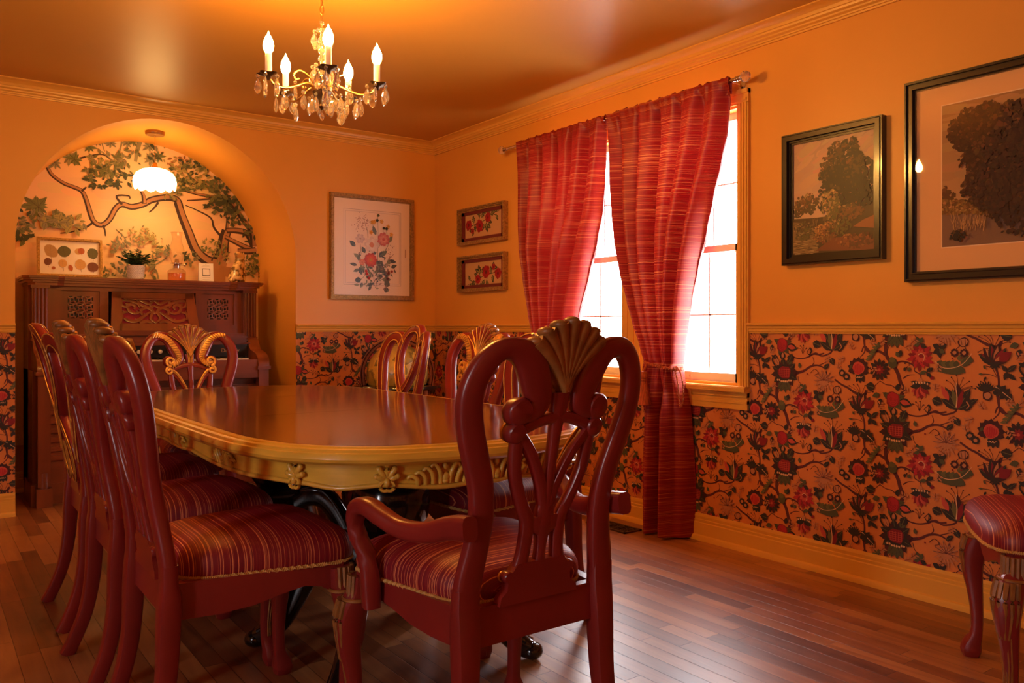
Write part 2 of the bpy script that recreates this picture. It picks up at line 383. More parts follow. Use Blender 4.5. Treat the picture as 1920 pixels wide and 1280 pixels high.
# mouldings
def run(prof, p0, p1, nrm):
    """extrude (offset from wall, z) profile from p0 to p1; nrm points into the room"""
    mb = MB(); n = len(prof)
    v = [(p[0]+nrm[0]*o, p[1]+nrm[1]*o, z) for p in (p0, p1) for o, z in prof]
    mb.add(v, [list(range(n)), list(range(n, 2*n))[::-1]]+[(i, (i+1) % n, n+(i+1) % n, n+i) for i in range(n)])
    return mb
crown = [(-.01, H-.082), (.010, H-.082), (.011, H-.074), (.017, H-.073), (.018, H-.066), (.028, H-.060), (.029, H-.053), (.040, H-.047), (.042, H-.038), (.047, H-.036), (.052, H-.024), (.066, H-.013), (.080, H-.009), (.083, H-.008), (.091, H-.006), (.091, H+.01), (-.01, H+.01)]
rail = [(-.01, 1.029), (.008, 1.029), (.010, 1.036), (.013, 1.038), (.014, 1.046), (.011, 1.049), (.016, 1.053), (.018, 1.062), (.028, 1.067), (.030, 1.073), (.026, 1.078), (-.01, 1.078)]
base = [(-.01, 0), (.032, 0), (.031, .012), (.026, .022), (.018, .027), (.017, .085), (.013, .089), (.014, .101), (.010, .104), (.012, .118), (.008, .131), (-.01, .131)]
k = 1
for nm, pr in (('crown', crown), ('rail', rail)):
    segs = [((XL, D), (W, D), (0, -1)), ((W, YF), (W, D), (-1, 0)), ((XL, YF), (XL, D), (1, 0)), ((XL, YF), (W, YF), (0, 1))]
    if nm == 'rail': segs = [((XL, D), (AX0, D), (0, -1)), ((AX1, D), (W, D), (0, -1)), ((W, YF), (W, 2.491), (-1, 0)), ((W, 4.132), (W, D), (-1, 0)), ((XL, .89), (XL, D), (1, 0)), ((XL, YF), (W, YF), (0, 1))]
    for a, b_, n_ in segs:
        struct(run(pr, a, b_, n_).build('trim_%d' % k, M['trim'], smooth=25)); k += 1
for nm, a, b_, n_ in (('back', (XL, D), (AX0, D), (0, -1)), ('corner', (AX1, D), (W, D), (0, -1)), ('right', (W, YF), (W, D), (-1, 0)), ('left', (XL, YF), (XL, D), (1, 0)), ('front', (XL, YF), (W, YF), (0, 1)), ('alcove', (AX0, AYB), (AX1, AYB), (0, -1))):
    struct(run(base, a, b_, n_).build('baseboard_'+nm, M['trim'], smooth=25))
# ---------------------------------------------------------------- chintz wallpaper
def chintz_tile(P):
    """records one repeat (u right, v up, metres; 0.522 x 0.421) traced from crop pixels"""
    P.rec = []
    mar = rgb(92, 36, 38); mar2 = rgb(66, 28, 32); dk = rgb(50, 40, 38); grn = rgb(82, 80, 52); gr2 = rgb(104, 96, 56); red = rgb(178, 34, 44); crim = rgb(134, 24, 34); cor = rgb(196, 76, 60); tan = rgb(190, 122, 80); pale = rgb(228, 176, 128)
    def c(x, y): return ((x-800)/840*.522, -(y-160)/675*.421)
    S = .522/840
    def st(pts, w0, w1, col=mar): P.stroke([c(*p) for p in pts], w0*S, w1*S, col)
    def lf(x, y, a, l, w, col=grn, serr=0, vein=None):
        P.leaf(*c(x, y), math.radians(a), l*S*1.08, w*S*1.35, col, serr, vein or (gr2 if col == dk and w > 30 else None))
    def bl(x, y, rx, ry, col, n=10, rot=0): P.blob(*c(x, y), rx*S, ry*S, col, n, math.radians(rot))
    # branches
    st([(1055, 130), (1050, 250), (1100, 320), (1130, 370), (1148, 430), (1168, 470), (1152, 512)], 24, 26)
    st([(900, 140), (905, 215), (945, 240), (1000, 232), (1050, 258)], 12, 18)
    st([(880, 240), (900, 200), (940, 240)], 8, 14)
    st([(880, 640), (898, 700), (900, 760), (893, 810), (903, 880)], 12, 14)
    st([(903, 880), (900, 915), (870, 950)], 10, 6)
    st([(1065, 800), (1060, 860), (1050, 900), (1062, 960)], 10, 20)
    st([(1118, 312), (1150, 294), (1200, 300), (1235, 320), (1240, 350), (1276, 372), (1282, 405)], 13, 5)
    st([(1165, 402), (1198, 380), (1243, 374)], 9, 3)
    st([(1008, 425), (1050, 446), (1092, 452), (1132, 482)], 5, 7)
    st([(1148, 600), (1200, 628), (1262, 634), (1322, 618), (1372, 592), (1420, 612), (1490, 588), (1502, 555)], 8, 12)
    st([(1322, 618), (1355, 600), (1400, 602), (1440, 592)], 14, 10)
    st([(1196, 775), (1218, 742), (1280, 720), (1332, 688), (1392, 678), (1445, 700), (1462, 740)], 24, 6)
    st([(1330, 690), (1360, 660), (1350, 620)], 8, 3)
    st([(1392, 680), (1440, 660), (1480, 640)], 8, 3)
    st([(1520, 768), (1570, 800), (1622, 822), (1682, 856), (1740, 862), (1755, 830)], 12, 18)
    for pts in ([(1050, 260), (1070, 200), (1100, 180)], [(960, 470), (1010, 425)], [(1280, 372), (1330, 350), (1380, 345)], [(1540, 850), (1560, 900), (1545, 930)], [(1540, 850), (1500, 880), (1490, 905)], [(1275, 850), (1260, 880), (1230, 900)], [(1395, 850), (1410, 890), (1400, 950)], [(820, 640), (860, 650), (890, 700)], [(800, 600), (830, 590), (870, 610)], [(960, 590), (920, 620)], [(1035, 630), (1060, 700), (1080, 720)], [(1300, 590), (1330, 560), (1325, 610)], [(1500, 560), (1560, 540), (1600, 500)], [(800, 690), (850, 690), (890, 705)], [(1230, 760), (1240, 800), (1270, 820)]):
        st(pts, 4, 3, mar2)
    # filaments with dots (lily, thistle, dark lily)
    for x0, y0, tips in ((870, 540, [(790, 470), (800, 500), (822, 460), (850, 455), (905, 462), (940, 480), (962, 500), (785, 560)]), (1500, 470, [(1440, 400), (1470, 380), (1500, 365), (1540, 380), (1575, 400), (1590, 430), (1610, 440)]), (830, 780, [(790, 750), (800, 735), (820, 728), (845, 735)]), (1270, 600, [(1230, 560), (1250, 545), (1275, 540), (1300, 560)]), (1210, 320, [(1190, 330), (1180, 305)])):
        for tx, ty in tips:
            st([(x0, y0), ((x0+tx)/2+6, (y0+ty)/2-12), (tx, ty)], 3, 2, mar2); bl(tx, ty, 5, 5, mar2, 6)
    # rose
    for a in (20, 150, 250, 310): lf(1100, 540, a, 78, 34, grn, .1, dk)
    lf(1140, 548, -12, 82, 44, dk); lf(1146, 548, -12, 64, 24, cor)
    lf(1105, 590, -95, 60, 36, dk); lf(1105, 596, -95, 44, 16, tan)
    bl(1100, 540, 46, 52, crim, 12); bl(1100, 538, 38, 43, red, 11)
    for r in (30, 20, 11): P.stroke([c(1100+r*math.cos(t/3), 538+r*1.1*math.sin(t/3)) for t in range(0, 13)], 3*S, 3*S, crim)
    # pomegranate
    for a in range(-20, 201, 27): lf(858, 350, a, 74, 44, mar2, .12)
    for a in (245, 270, 295): lf(870, 380, a, 62, 30, dk); 
    for dx in (-14, 0, 14): P.stroke([c(850+dx, 402), c(862+dx, 412), c(874+dx, 402)], 3*S, 3*S, pale)
    bl(858, 348, 43, 40, cor, 12); bl(858, 352, 36, 32, red, 12)
    for dx in (-24, -12, 0, 12, 24): P.stroke([c(858+dx, 322), c(858+dx*1.1, 350), c(858+dx*.7, 378)], 3*S, 2*S, cor)
    # dark star flower
    for i in range(13): lf(1008, 352, 360/13*i+8, 72, 24, dk if i % 2 else mar2, .25)
    for i in range(9): lf(1008, 352, 40*i, 34, 12, crim)
    bl(1008, 352, 10, 10, cor, 8)
    # peony
    for i in range(15): lf(1280, 262, 24*i, 72+(i % 3)*9, 26, crim if i % 2 else red, .2)
    for i in range(10): lf(1282, 255, 36*i, 42, 16, cor)
    bl(1285, 252, 20, 17, crim); P.stroke([c(1265, 250), c(1285, 238), c(1305, 255), c(1300, 285)], 5*S, 3*S, pale)
    # oak leaf
    for i in range(7):
        x, y = 1395+26*i, 302-(i-3)**2*1.3-(12*i if i > 4 else 0)*.6+20
        lf(x, y, -58+8*i, 60-4*abs(i-3), 36, grn); lf(x, y, 62+6*i, 46-4*abs(i-3), 30, gr2 if i % 2 else grn)
    st([(1370, 285), (1420, 322), (1480, 322), (1540, 295), (1592, 232)], 5, 3, pale)
    # hanging red flower
    for i, a in enumerate((215, 235, 255, 275, 295, 318)): lf(1280, 445, a, 82-abs(i-2.5)*6, 26, crim if i % 2 else cor)
    for a in (160, 190, -10, 20): lf(1280, 440, a, 62, 26, dk, .1)
    for i in range(6): bl(1235+18*i, 428-(6 if 0 < i < 5 else 0), 6, 8, pale, 6)
    bl(1280, 405, 14, 14, tan, 8)
    # dark upright lily
    for a, l, w, q in ((120, 140, 44, dk), (60, 140, 44, dk), (90, 150, 44, mar2), (150, 110, 36, dk), (30, 130, 36, dk), (105, 120, 26, gr2), (75, 120, 24, crim)):
        lf(1508, 570, a, l, w, q, .08)
    lf(1455, 520, 118, 90, 26, cor); st([(1500, 560), (1505, 500), (1498, 440), (1502, 410)], 7, 4, pale)
    st([(1545, 480), (1572, 510), (1585, 545), (1560, 572), (1540, 560)], 22, 10, dk); st([(1560, 520), (1575, 545), (1560, 565)], 8, 4, tan)
    # big round flower
    for i in range(12): lf(1120, 742, 30*i+8, 108, 46, dk if i % 2 else mar2, .12)
    for a in (250, 275, 300, 232): lf(1120, 790, a, 90, 34, grn, 0, dk)
    bl(1120, 742, 66, 62, dk, 14); bl(1120, 738, 54, 48, crim, 13)
    for i in range(5):
        st([(1078+i*20, 710), (1084+i*18, 770)], 3, 3, cor); st([(1078, 716+i*13), (1162, 716+i*13)], 3, 3, cor)
    for i in range(8): bl(1062+16*i, 795+(8 if 1 < i < 6 else 0), 7, 8, pale, 6)
    lf(1150, 680, 60, 60, 34, grn, 0, dk); lf(1070, 690, 115, 66, 26, tan, .2, mar2)
    # fern
    for i in range(14): lf(1440, 782, 360/14*i, 84, 12, tan, .4); st([(1440, 782), (1440+78*math.cos(i*.449), 782+70*math.sin(i*.449))], 4, 3, mar)
    # fruit, berries, rosettes
    bl(1542, 840, 32, 30, mar2); bl(1542, 840, 25, 23, tan); st([(1528, 825), (1535, 858)], 4, 3, mar2); st([(1552, 822), (1556, 858)], 4, 3, mar2)
    for x, y in ((1580, 722), (1612, 746), (1490, 905), (1546, 905)):
        for i in range(8): bl(x+17*math.cos(i*.785), y+17*math.sin(i*.785), 9, 9, dk if x > 1570 else mar2, 7)
        bl(x, y, 12, 12, tan, 8)
    for x, y in ((1352, 388), (1530, 935), (1478, 940), (1270, 720), (1310, 740)): bl(x, y, 13 if x == 1352 else 6, 13 if x == 1352 else 6, crim, 8)
    # left lily
    for i, a in enumerate((150, 125, 100, 78, 55, 32)): lf(880, 625, a, 118-abs(i-2.5)*8, 38, dk if i % 2 == 0 else mar2); lf(880, 612, a, 84, 18, tan if i % 2 else crim)
    lf(905, 610, 40, 82, 40, crim); 
    for i in range(6): lf(880, 620, 200+28*i, 40, 12, dk)
    # thistle + serrated leaves
    for i in range(9): lf(830, 795, 30+15*i, 62, 12, dk)
    bl(840, 815, 28, 30, mar2); bl(840, 815, 20, 22, tan)
    lf(880, 755, -38, 120, 52, dk, .3, pale); lf(870, 800, 20, 60, 30, dk, .2)
    st([(1015, 180), (985, 215), (960, 262), (945, 292)], 30, 6, grn); st([(1030, 175), (1060, 170)], 10, 4, grn)
    for i in range(6): lf(1005-12*i, 195+17*i, 160+8*i, 34, 14, gr2)
    bl(1100, 305, 30, 34, grn); bl(1095, 285, 20, 20, gr2)
    # scattered leaves
    for x, y, a, l, w in ((1275, 850, 60, 40, 22), (1275, 850, 120, 42, 22), (1280, 855, 330, 44, 20), (1275, 855, 200, 36, 20), (1400, 880, 30, 46, 26), (1400, 880, 150, 46, 26), (1400, 885, 270, 50, 26), (1400, 885, 215, 46, 22), (1400, 885, 320, 40, 22), (975, 470, 170, 60, 44), (1125, 480, 70, 46, 24), (1010, 510, 200, 50, 26), (1020, 540, 250, 46, 24), (1160, 660, 65, 60, 40), (1440, 700, 40, 56, 22), (1490, 620, -60, 56, 30), (1355, 520, -20, 62, 42), (950, 670, 40, 62, 22), (950, 670, 130, 46, 20), (950, 670, 250, 50, 20), (950, 680, 320, 54, 20), (1140, 265, 70, 46, 24), (1140, 265, 120, 36, 20), (1320, 350, 200, 46, 18), (1320, 350, 30, 46, 20), (1320, 355, 310, 40, 18), (1050, 640, 150, 46, 18), (1250, 700, 100, 36, 18), (1185, 330, 250, 26, 16), (1200, 355, 60, 30, 18), (1640, 690, 60, 30, 14), (815, 690, 180, 24, 10), (830, 660, 120, 24, 10), (835, 705, 230, 24, 10)):
        lf(x, y, a, l, w, dk if l > 50 or a % 20 else grn, .1, None if l < 55 else gr2)
    st([(1040, 690), (1015, 650), (1040, 615), (1065, 640)], 12, 8, dk); st([(1330, 555), (1345, 580), (1325, 605), (1312, 590)], 12, 4, dk)
    st([(1335, 735), (1370, 705), (1400, 730), (1370, 745)], 4, 4, mar2)
    for x, y, a in ((1220, 180, 40), (1440, 180, 150), (1000, 600, 60), (1180, 880, 20), (1600, 620, 200), (960, 330, 300), (1370, 470, 80), (940, 850, 10), (1660, 560, 120), (1400, 300, 260), (1010, 860, 40), (1560, 700, 100), (1200, 480, 160), (1450, 640, 30)):
        for i in range(5): lf(x+9*i*math.cos(math.radians(a)), y-9*i*math.sin(math.radians(a)), a+(55 if i % 2 else -55), 26, 8, tan)
        st([(x, y), (x+50*math.cos(math.radians(a)), y-50*math.sin(math.radians(a)))], 3, 2, mar)
    out = P.rec; P.rec = None; return out
def wallpaper(name, umin, umax, vmin, vmax, u0, mp, parent, holes=None):
    P = Painter(5); tile = chintz_tile(P)
    T, V = .522, .421
    regs = [(umin, vmin, umax, vmax)] if not holes else holes
    bgc = rgb(214, 126, 62)
    Q = Painter(6)
    for r in regs:
        Q.clip = r; Q.h = 0; Q.rect(*r, bgc)
        c0 = math.floor((r[0]-u0)/T)-1; c1 = math.ceil((r[2]-u0)/T)+1
        for ci in range(c0, c1):
            for ri in range(-1, 4):
                ox = u0+ci*T; oy = 1.004+.0+(V/2 if ci % 2 else 0)-ri*V+V
                for i, (pts, col) in enumerate(tile):
                    Q.h = .0002+.0000045*i
                    Q_h = Q.h; pp = [(p[0]+ox, p[1]+oy) for p in pts]
                    xs = [p[0] for p in pp]; ys = [p[1] for p in pp]
                    if max(xs) < r[0] or min(xs) > r[2] or max(ys) < r[1] or min(ys) > r[3]: continue
                    Q.h -= Q.step; Q.poly(pp, col)
    return Q.build(name, mp, M['art'], parent)
# on the right wall u grows towards the camera (u = -y); the traced column starts at y = 1.975
wr = bpy.data.objects['wall_right']
wallpaper('wallpaper', -D, 1.2, .13, 1.03, -1.975, lambda u, v, h: (W-.0005-h, -u, v), wr, [(-D, .13, -4.13, 1.03), (-4.13, .13, -2.49, .70), (-2.49, .13, 1.5, 1.03)])
wallpaper('wallpaper', 0, W, .13, 1.03, 2.09-.522*.33, lambda u, v, h: (u, D-.0005-h, v), wb, [(-1.6, .13, AX0, 1.03), (AX1, .13, W, 1.03)])
# ---------------------------------------------------------------- mural in the alcove
S3 = 3.368
def mural():
    P = Painter(11, clip=None, step=1.2e-5)
    c_, s_ = math.cos(math.radians(35.845)), math.sin(math.radians(35.845))
    def c(X, Y):
        t = (X/S3-960)/1547.5; x = AYB*(s_+t*c_)/(c_-t*s_); d = x*s_+AYB*c_
        return (x, 1.052-(180+Y/S3-615.5)*d/1547.5)
    sky = rgb(232, 186, 142)
    P.clip = (AX0-.01, .3, AX1+.01, H); P.rect(AX0-.01, .3, AX1+.01, H, sky)
    R = P.R; K = 1/860.
    for i in range(160):
        P.blob(R.uniform(AX0, AX1), R.uniform(1.0, 2.35), R.uniform(.06, .2), R.uniform(.02, .05), [q*R.uniform(.93, 1.05) for q in sky], 12)
    br = rgb(118, 78, 58); brd = rgb(66, 44, 38); brl = rgb(176, 122, 82); lfd = rgb(58, 66, 44); lfm = rgb(104, 104, 62); lfl = rgb(158, 140, 84); lfg = rgb(136, 124, 92)
    def st(pts, w0, w1, col=br):
        q = [c(*p) for p in pts]
        w0 *= 1.75; w1 *= 1.75; P.stroke(q, w0*K, w1*K, brd if col == br else col); 
        if w0 > 16: P.stroke([(a+w0*K*.12, b+w0*K*.1) for a, b in q], w0*K*.5, w1*K*.5, brl if col == br else col)
    def rosette(X, Y, r, col, n=8, fl=.8):
        x, y = c(X, Y)
        for i in range(n):
            a = 2*PI*i/n+R.uniform(-.2, .2); l = r*K*R.uniform(.7, 1.1)
            P.leaf(x, y, a, l, l*.36, col if i % 2 else [q*1.25 for q in col], .1)
            P.stroke([(x, y), (x+l*math.cos(a)*.8, y+l*math.sin(a)*.8)], .0025, .001, brd)
    def cluster(X, Y, rx, ry, n, cols, sz=34):
        for i in range(n):
            a = R.uniform(0, 2*PI); q = math.sqrt(R.random())
            x, y = c(X+rx*q*math.cos(a), Y+ry*q*math.sin(a)); an = R.uniform(0, 2*PI); l = sz*K*R.uniform(.6, 1.2)
            P.leaf(x, y, an, l, l*.48, R.choice(cols), .12); P.stroke([(x, y), (x+l*.8*math.cos(an), y+l*.8*math.sin(an))], .0022, .001, brd)
    st([(300, 450), (330, 500), (400, 550), (450, 570), (515, 600), (545, 660), (560, 710), (590, 790), (640, 815), (690, 780), (730, 710), (770, 685), (830, 700), (900, 685), (960, 655), (1060, 640), (1120, 660), (1140, 720), (1160, 790), (1190, 870), (1220, 950), (1270, 1010), (1330, 1050), (1370, 1060)], 11, 30)
    st([(1120, 670), (1150, 760), (1190, 860), (1235, 970), (1300, 1035), (1370, 1060)], 26, 40)
    st([(515, 600), (545, 575)], 8, 5); st([(590, 795), (540, 830), (450, 858), (380, 866)], 8, 3); st([(650, 815), (662, 850), (665, 885)], 7, 3)
    st([(910, 680), (905, 630), (890, 600)], 16, 10); st([(1000, 670), (970, 710), (940, 735)], 8, 4); st([(770, 685), (735, 632), (810, 630), (820, 650)], 8, 4)
    st([(1370, 1060), (1400, 1000), (1410, 920), (1430, 850)], 50, 34); st([(1370, 1200), (1375, 1100), (1390, 1040)], 60, 50, brl)
    st([(1340, 1200), (1400, 1110), (1500, 1130)], 30, 40, brl)
    st([(1430, 850), (1435, 780), (1425, 760)], 12, 5); st([(1430, 850), (1490, 850), (1560, 870), (1600, 950)], 20, 24); st([(1420, 890), (1480, 920), (1540, 950), (1612, 980)], 14, 22)
    st([(1600, 950), (1590, 860), (1540, 790), (1470, 690), (1400, 640), (1300, 650), (1180, 660)], 26, 4); st([(1390, 880), (1350, 830), (1330, 770), (1240, 720), (1170, 690)], 9, 3)
    st([(1300, 560), (1210, 540), (1120, 570)], 5, 4); st([(1380, 640), (1250, 620), (1130, 585)], 12, 8); st([(1500, 980), (1560, 980), (1615, 975)], 20, 26)
    st([(885, 280), (865, 350), (855, 415)], 16, 10, lfg); st([(770, 290), (750, 370), (745, 420)], 6, 4, lfg); st([(480, 400), (560, 380), (650, 370), (720, 420)], 6, 4); st([(640, 350), (700, 400), (730, 460)], 4, 3, lfg); st([(640, 290), (660, 350)], 4, 3, lfg)
    st([(215, 840), (205, 760), (215, 700)], 7, 4, lfg); st([(800, 960), (790, 900), (730, 840)], 4, 3, lfg); st([(1000, 1155), (985, 1100), (960, 1080), (1040, 1030), (1060, 1000)], 6, 4, lfg)
    for X, Y, r in ((345, 420, 50), (440, 390, 60), (470, 400, 50), (215, 690, 80), (240, 700, 70), (800, 300, 40), (560, 320, 44), (940, 320, 46), (1000, 380, 44), (950, 400, 50), (670, 470, 60), (700, 300, 44), (1040, 300, 34), (840, 290, 34), (610, 290, 34)): rosette(X, Y, r, lfm if R.random() < .5 else lfg)
    cluster(1110, 420, 80, 40, 26, (rgb(150, 96, 52), lfl), 30)
    cluster(660, 440, 120, 95, 70, (lfm, lfg, lfl)); cluster(700, 505, 150, 60, 60, (lfm, lfd)); cluster(640, 555, 60, 14, 12, (lfd, lfm)); cluster(738, 560, 18, 14, 8, (lfd,))
    cluster(800, 400, 100, 70, 26, (lfg, lfm)); cluster(960, 360, 60, 60, 16, (lfg, lfd)); cluster(1200, 470, 110, 70, 70, (lfm, lfl, lfd)); cluster(1180, 560, 90, 40, 46, (lfm, lfd)); cluster(1260, 410, 60, 50, 16, (lfm, lfd)); cluster(1270, 560, 160, 40, 40, (lfm, lfl))
    cluster(1090, 620, 60, 30, 30, (lfm, lfl), 26); cluster(1420, 600, 110, 80, 90, (lfd, lfm), 38); cluster(1400, 690, 120, 60, 70, (lfd, lfd, lfm), 42); cluster(1480, 780, 60, 40, 30, (lfd, lfm)); cluster(1570, 850, 40, 80, 24, (lfd, lfm))
    cluster(360, 780, 110, 50, 60, (lfl, lfg, lfm), 44); cluster(450, 810, 80, 30, 22, (lfl, lfg), 44); cluster(160, 790, 50, 60, 26, (lfg, lfd, lfm), 36); cluster(140, 880, 40, 50, 22, (lfd, lfm), 36)
    cluster(860, 880, 110, 60, 40, (lfl, lfl, lfg), 26); cluster(960, 910, 70, 40, 24, (lfl,), 26); cluster(740, 950, 60, 40, 24, (lfg,), 34); cluster(760, 1090, 60, 50, 18, (lfm, lfg), 34); cluster(680, 1120, 50, 40, 14, (lfm, lfg), 30); cluster(940, 1100, 60, 50, 22, (lfm, lfg), 34)
    cluster(1040, 990, 90, 40, 30, (lfm, lfg, lfl), 30); cluster(1190, 1020, 50, 40, 24, (lfg, lfd)); cluster(1340, 960, 70, 60, 40, (lfm, lfl), 26); cluster(1400, 990, 60, 60, 24, (lfl, lfm), 24); cluster(1590, 1110, 50, 60, 30, (lfd, lfm), 30); cluster(1580, 1020, 50, 20, 10, (lfm,)); cluster(1540, 1060, 60, 70, 26, (lfl, lfm), 26)
    return P.build('mural', lambda u, v, h: (u, AYB-.001-h, v), M['art'], bpy.data.objects['wall_alcove'])
mural()
# ---------------------------------------------------------------- window
def make_window(name, x, s, y0, y1, z0, z1, mull, my):
    """x = inner wall face, s = -1 if the room lies towards -x"""
    root = empty(name, (0, 0, 0)); struct(root)
    f = MB()
    def bx(xa, ya, za, xb, yb, zb, mb): mb.box(min(xa, xb), ya, za, max(xa, xb), yb, zb)
    # casing with stepped face
    cas = MB(); cw = .066
    for ya, yb in ((y0-cw, y0), (y1, y1+cw)):
        bx(x, ya, z0-.02, x+s*.016, yb, z1+.003, cas)
        for q in (.008, .024, .040): bx(x, ya+q, z0-.02, x+s*.022, ya+q+.010, z1+.003, cas)
    bx(x, y0-cw, z1, x+s*.016, y1+cw, z1+cw, cas); bx(x, y0-cw, z1+.045, x+s*.026, y1+cw, z1+cw, cas); bx(x, y0-cw+.01, z1+.012, x+s*.021, y1+cw-.01, z1+.024, cas)
    cas.build('casing', M['trim'], root, smooth=0)
    st = MB(); bx(x+s*-.05, y0-cw-.004, z0-.042, x+s*.045, y1+cw+.004, z0-.012, st); bx(x+s*.045, y0-cw-.004, z0-.037, x+s*.052, y1+cw+.004, z0-.017, st); st.build('sill', M['trim'], root, smooth=0)
    ap = MB(); bx(x, y0-cw+.006, z0-.124, x+s*.016, y1+cw-.006, z0-.042, ap); bx(x, y0-cw+.006, z0-.064, x+s*.024, y1+cw-.006, z0-.042, ap); bx(x, y0-cw+.006, z0-.096, x+s*.020, y1+cw-.006, z0-.080, ap); ap.build('apron', M['trim'], root, smooth=0)
    jb = MB(); o = -s*.10
    bx(x, y0-.001, z0-.02, x+o, y0+.012, z1, jb); bx(x, y1-.012, z0-.02, x+o, y1+.001, z1, jb); bx(x, y0, z1-.012, x+o, y1, z1+.001, jb)
    for ya, yb in mull:
        bx(x-s*.004, ya, z0-.02, x+o, yb, z1, jb)
        bx(x-s*-.016, ya, z0-.012, x, yb, z1, jb)
        for q in (.02, .06, .10): bx(x+s*.016, ya+(yb-ya)*q/.14, z0-.012, x+s*.022, ya+(yb-ya)*q/.14+.014, z1, jb)
    jb.build('jamb', M['trim'], root, smooth=0)
    edges = [y0+.012]+[q for ab in mull for q in ab]+[y1-.012]
    for i in range(0, len(edges), 2):
        a, b = edges[i], edges[i+1]; fr = .034
        for (za, zb, dx, nm) in ((z0-.012, my+.018, .030, 'lower_sash'), (my-.018, z1-.012, .060, 'upper_sash')):
            sm = MB(); xa, xb = x-s*dx, x-s*(dx+.028)
            bx(xa, a, za, xb, a+fr, zb, sm); bx(xa, b-fr, za, xb, b, zb, sm); bx(xa, a, za, xb, b, za+(fr if nm == 'upper_sash' else .055), sm); bx(xa, a, zb-fr, xb, b, zb, sm)
            so = sm.build(nm, M['sash'], root, smooth=0)
            mu = MB(); xm = x-s*(dx+.014)
            for q in (1/3, 2/3): yy = a+(b-a)*q; bx(xm-.003, yy-.004, za+fr, xm+.003, yy+.004, zb-fr, mu)
            zz = (za+zb)/2; bx(xm-.003, a+fr, zz-.004, xm+.003, b-fr, zz+.004, mu)
            mu.build('glazing_bars', M['sash'], so, smooth=0)
            g = MB(); bx(xm-.002, a+fr-.003, za+fr-.003, xm+.002, b-fr+.003, zb-fr+.003, g); g.build('pane', M['glass'], so, smooth=0)
    return root
make_window('window_1', W, -1, WY0, WY1, WZ0, WZ1, [(3.175, 3.345)], 1.445)
make_window('window_2', XL, 1, .30, .82, .80, 2.10, [], 1.445)
# ================================================================ CHAIRS
def yb(z): return -.225-.105*max(0, (z-.48)/.58)**1.25
def bend(p, h=.030):      # (u, t, z) on the flat back -> chair space, gently hollowed
    u, t, z = p; q = max(0, (z-.48)/.58)
    return (u, yb(z)+t-h*q*(1-(u/.27)**2)+h*.45*q, z)
def bend2(p): return bend(p, .060)
A_LOOP = [(.190, .462, .030), (.184, .52, .032), (.172, .59, .029), (.166, .655, .028), (.175, .725, .028), (.194, .785, .029), (.213, .845, .029), (.222, .90, .028), (.216, .945, .027), (.196, .984, .026), (.166, 1.008, .024), (.136, 1.010, .026), (.108, .997, .031), (.086, .972, .036), (.072, .942, .036), (.062, .915, .034), (.060, .893, .030), (.074, .878, .026), (.098, .877, .027)]
def mir(pts, s): return [(s*p[0],)+tuple(p[1:]) for p in pts]
def rail_box(mb, side, arm=False):
    pass
def cushion(mb, hwf, hwb, yf, ybk):
    def ring(sc, z):
        out = []; n = 56
        for k in range(n):
            a = 2*PI*k/n; ca, sa = math.cos(a), math.sin(a)
            u = math.copysign(abs(ca)**.34, ca); v = math.copysign(abs(sa)**.34, sa)
            y = (yf+ybk)/2+v*(yf-ybk)/2*sc; hw = hwb+(hwf-hwb)*((v+1)/2)
            y += .018*sc*(1-u*u)*max(0, v)
            out.append((u*hw*sc, y, z))
        return out
    rows = [ring(s, z) for s, z in ((.955, .452), (.985, .456), (1.0, .466), (1.006, .479), (.998, .493), (.975, .506), (.93, .518), (.85, .529), (.72, .538), (.55, .5445), (.35, .5485), (.15, .550))]
    mb.grid(rows, True); n = 56; b = len(mb.v)-n; mb.f.append([b+i for i in range(n)]); mb.m.append(0)
def front_leg(sx):
    """cabriole leg with ribbed block, knee and claw foot"""
    mb = MB(); s = sx
    path = [(.232, .178, .445, .026), (.236, .182, .40, .029), (.247, .193, .368, .034), (.256, .203, .325, .035), (.256, .204, .27, .029), (.248, .197, .20, .0215), (.243, .193, .13, .0175), (.243, .196, .075, .018), (.250, .205, .045, .026), (.254, .209, .022, .030), (.254, .209, .0, .024)]
    P = cr(path, 4); mb.tube([(s*p[0], p[1], p[2]) for p in P], [p[3] for p in P], seg=12, up=(0, 1, 0), sq=.72)
    for a in (20, 65, 110): mb.ball((s*.254+s*.020*math.cos(math.radians(a)), .209+.020*math.sin(math.radians(a)), .020), .012, .012, .018, 8, 6)
    return mb
def leg_carving(sx):
    mb = MB(); s = sx; cx, cy = .250, .198
    for k in range(7):      # shell flutes spreading over the knee
        a = math.radians(-30+25*k); dx, dy = math.cos(a), math.sin(a)
        p = [(s*(cx+dx*.030), cy+dy*.030, .385), (s*(cx+.004+dx*.036), cy+.004+dy*.036, .345), (s*(cx+.004+dx*.033), cy+.004+dy*.033, .30), (s*(cx+dx*.018+.008), cy+dy*.018+.008, .235)]
        P = cr(p, 4); n = len(P); mb.tube(P, [.0078-.0045*i/n for i in range(n)], seg=6)
    for k in range(7):      # ribs of the block above
        a = math.radians(-30+25*k); dx, dy = math.cos(a)*.028, math.sin(a)*.028
        mb.tube([(s*(.236+dx), .184+dy, .392), (s*(.234+dx), .182+dy, .448)], .0058, seg=6)
    n = 20; mb.tube([(s*(.240+.036*math.cos(2*PI*i/n)), .186+.036*math.sin(2*PI*i/n), .389) for i in range(n)], .0045, seg=6, closed=True)
    for k in range(5):      # gilt flutes on the shaft
        a = math.radians(0+22*k); p = [(s*(.250+.026*math.cos(a)), .199+.026*math.sin(a), .24), (s*(.2445+.018*math.cos(a)), .194+.018*math.sin(a), .16), (s*(.243+.0165*math.cos(a)), .194+.0165*math.sin(a), .09)]
        mb.tube(cr(p, 3), .0028, seg=5)
    return mb
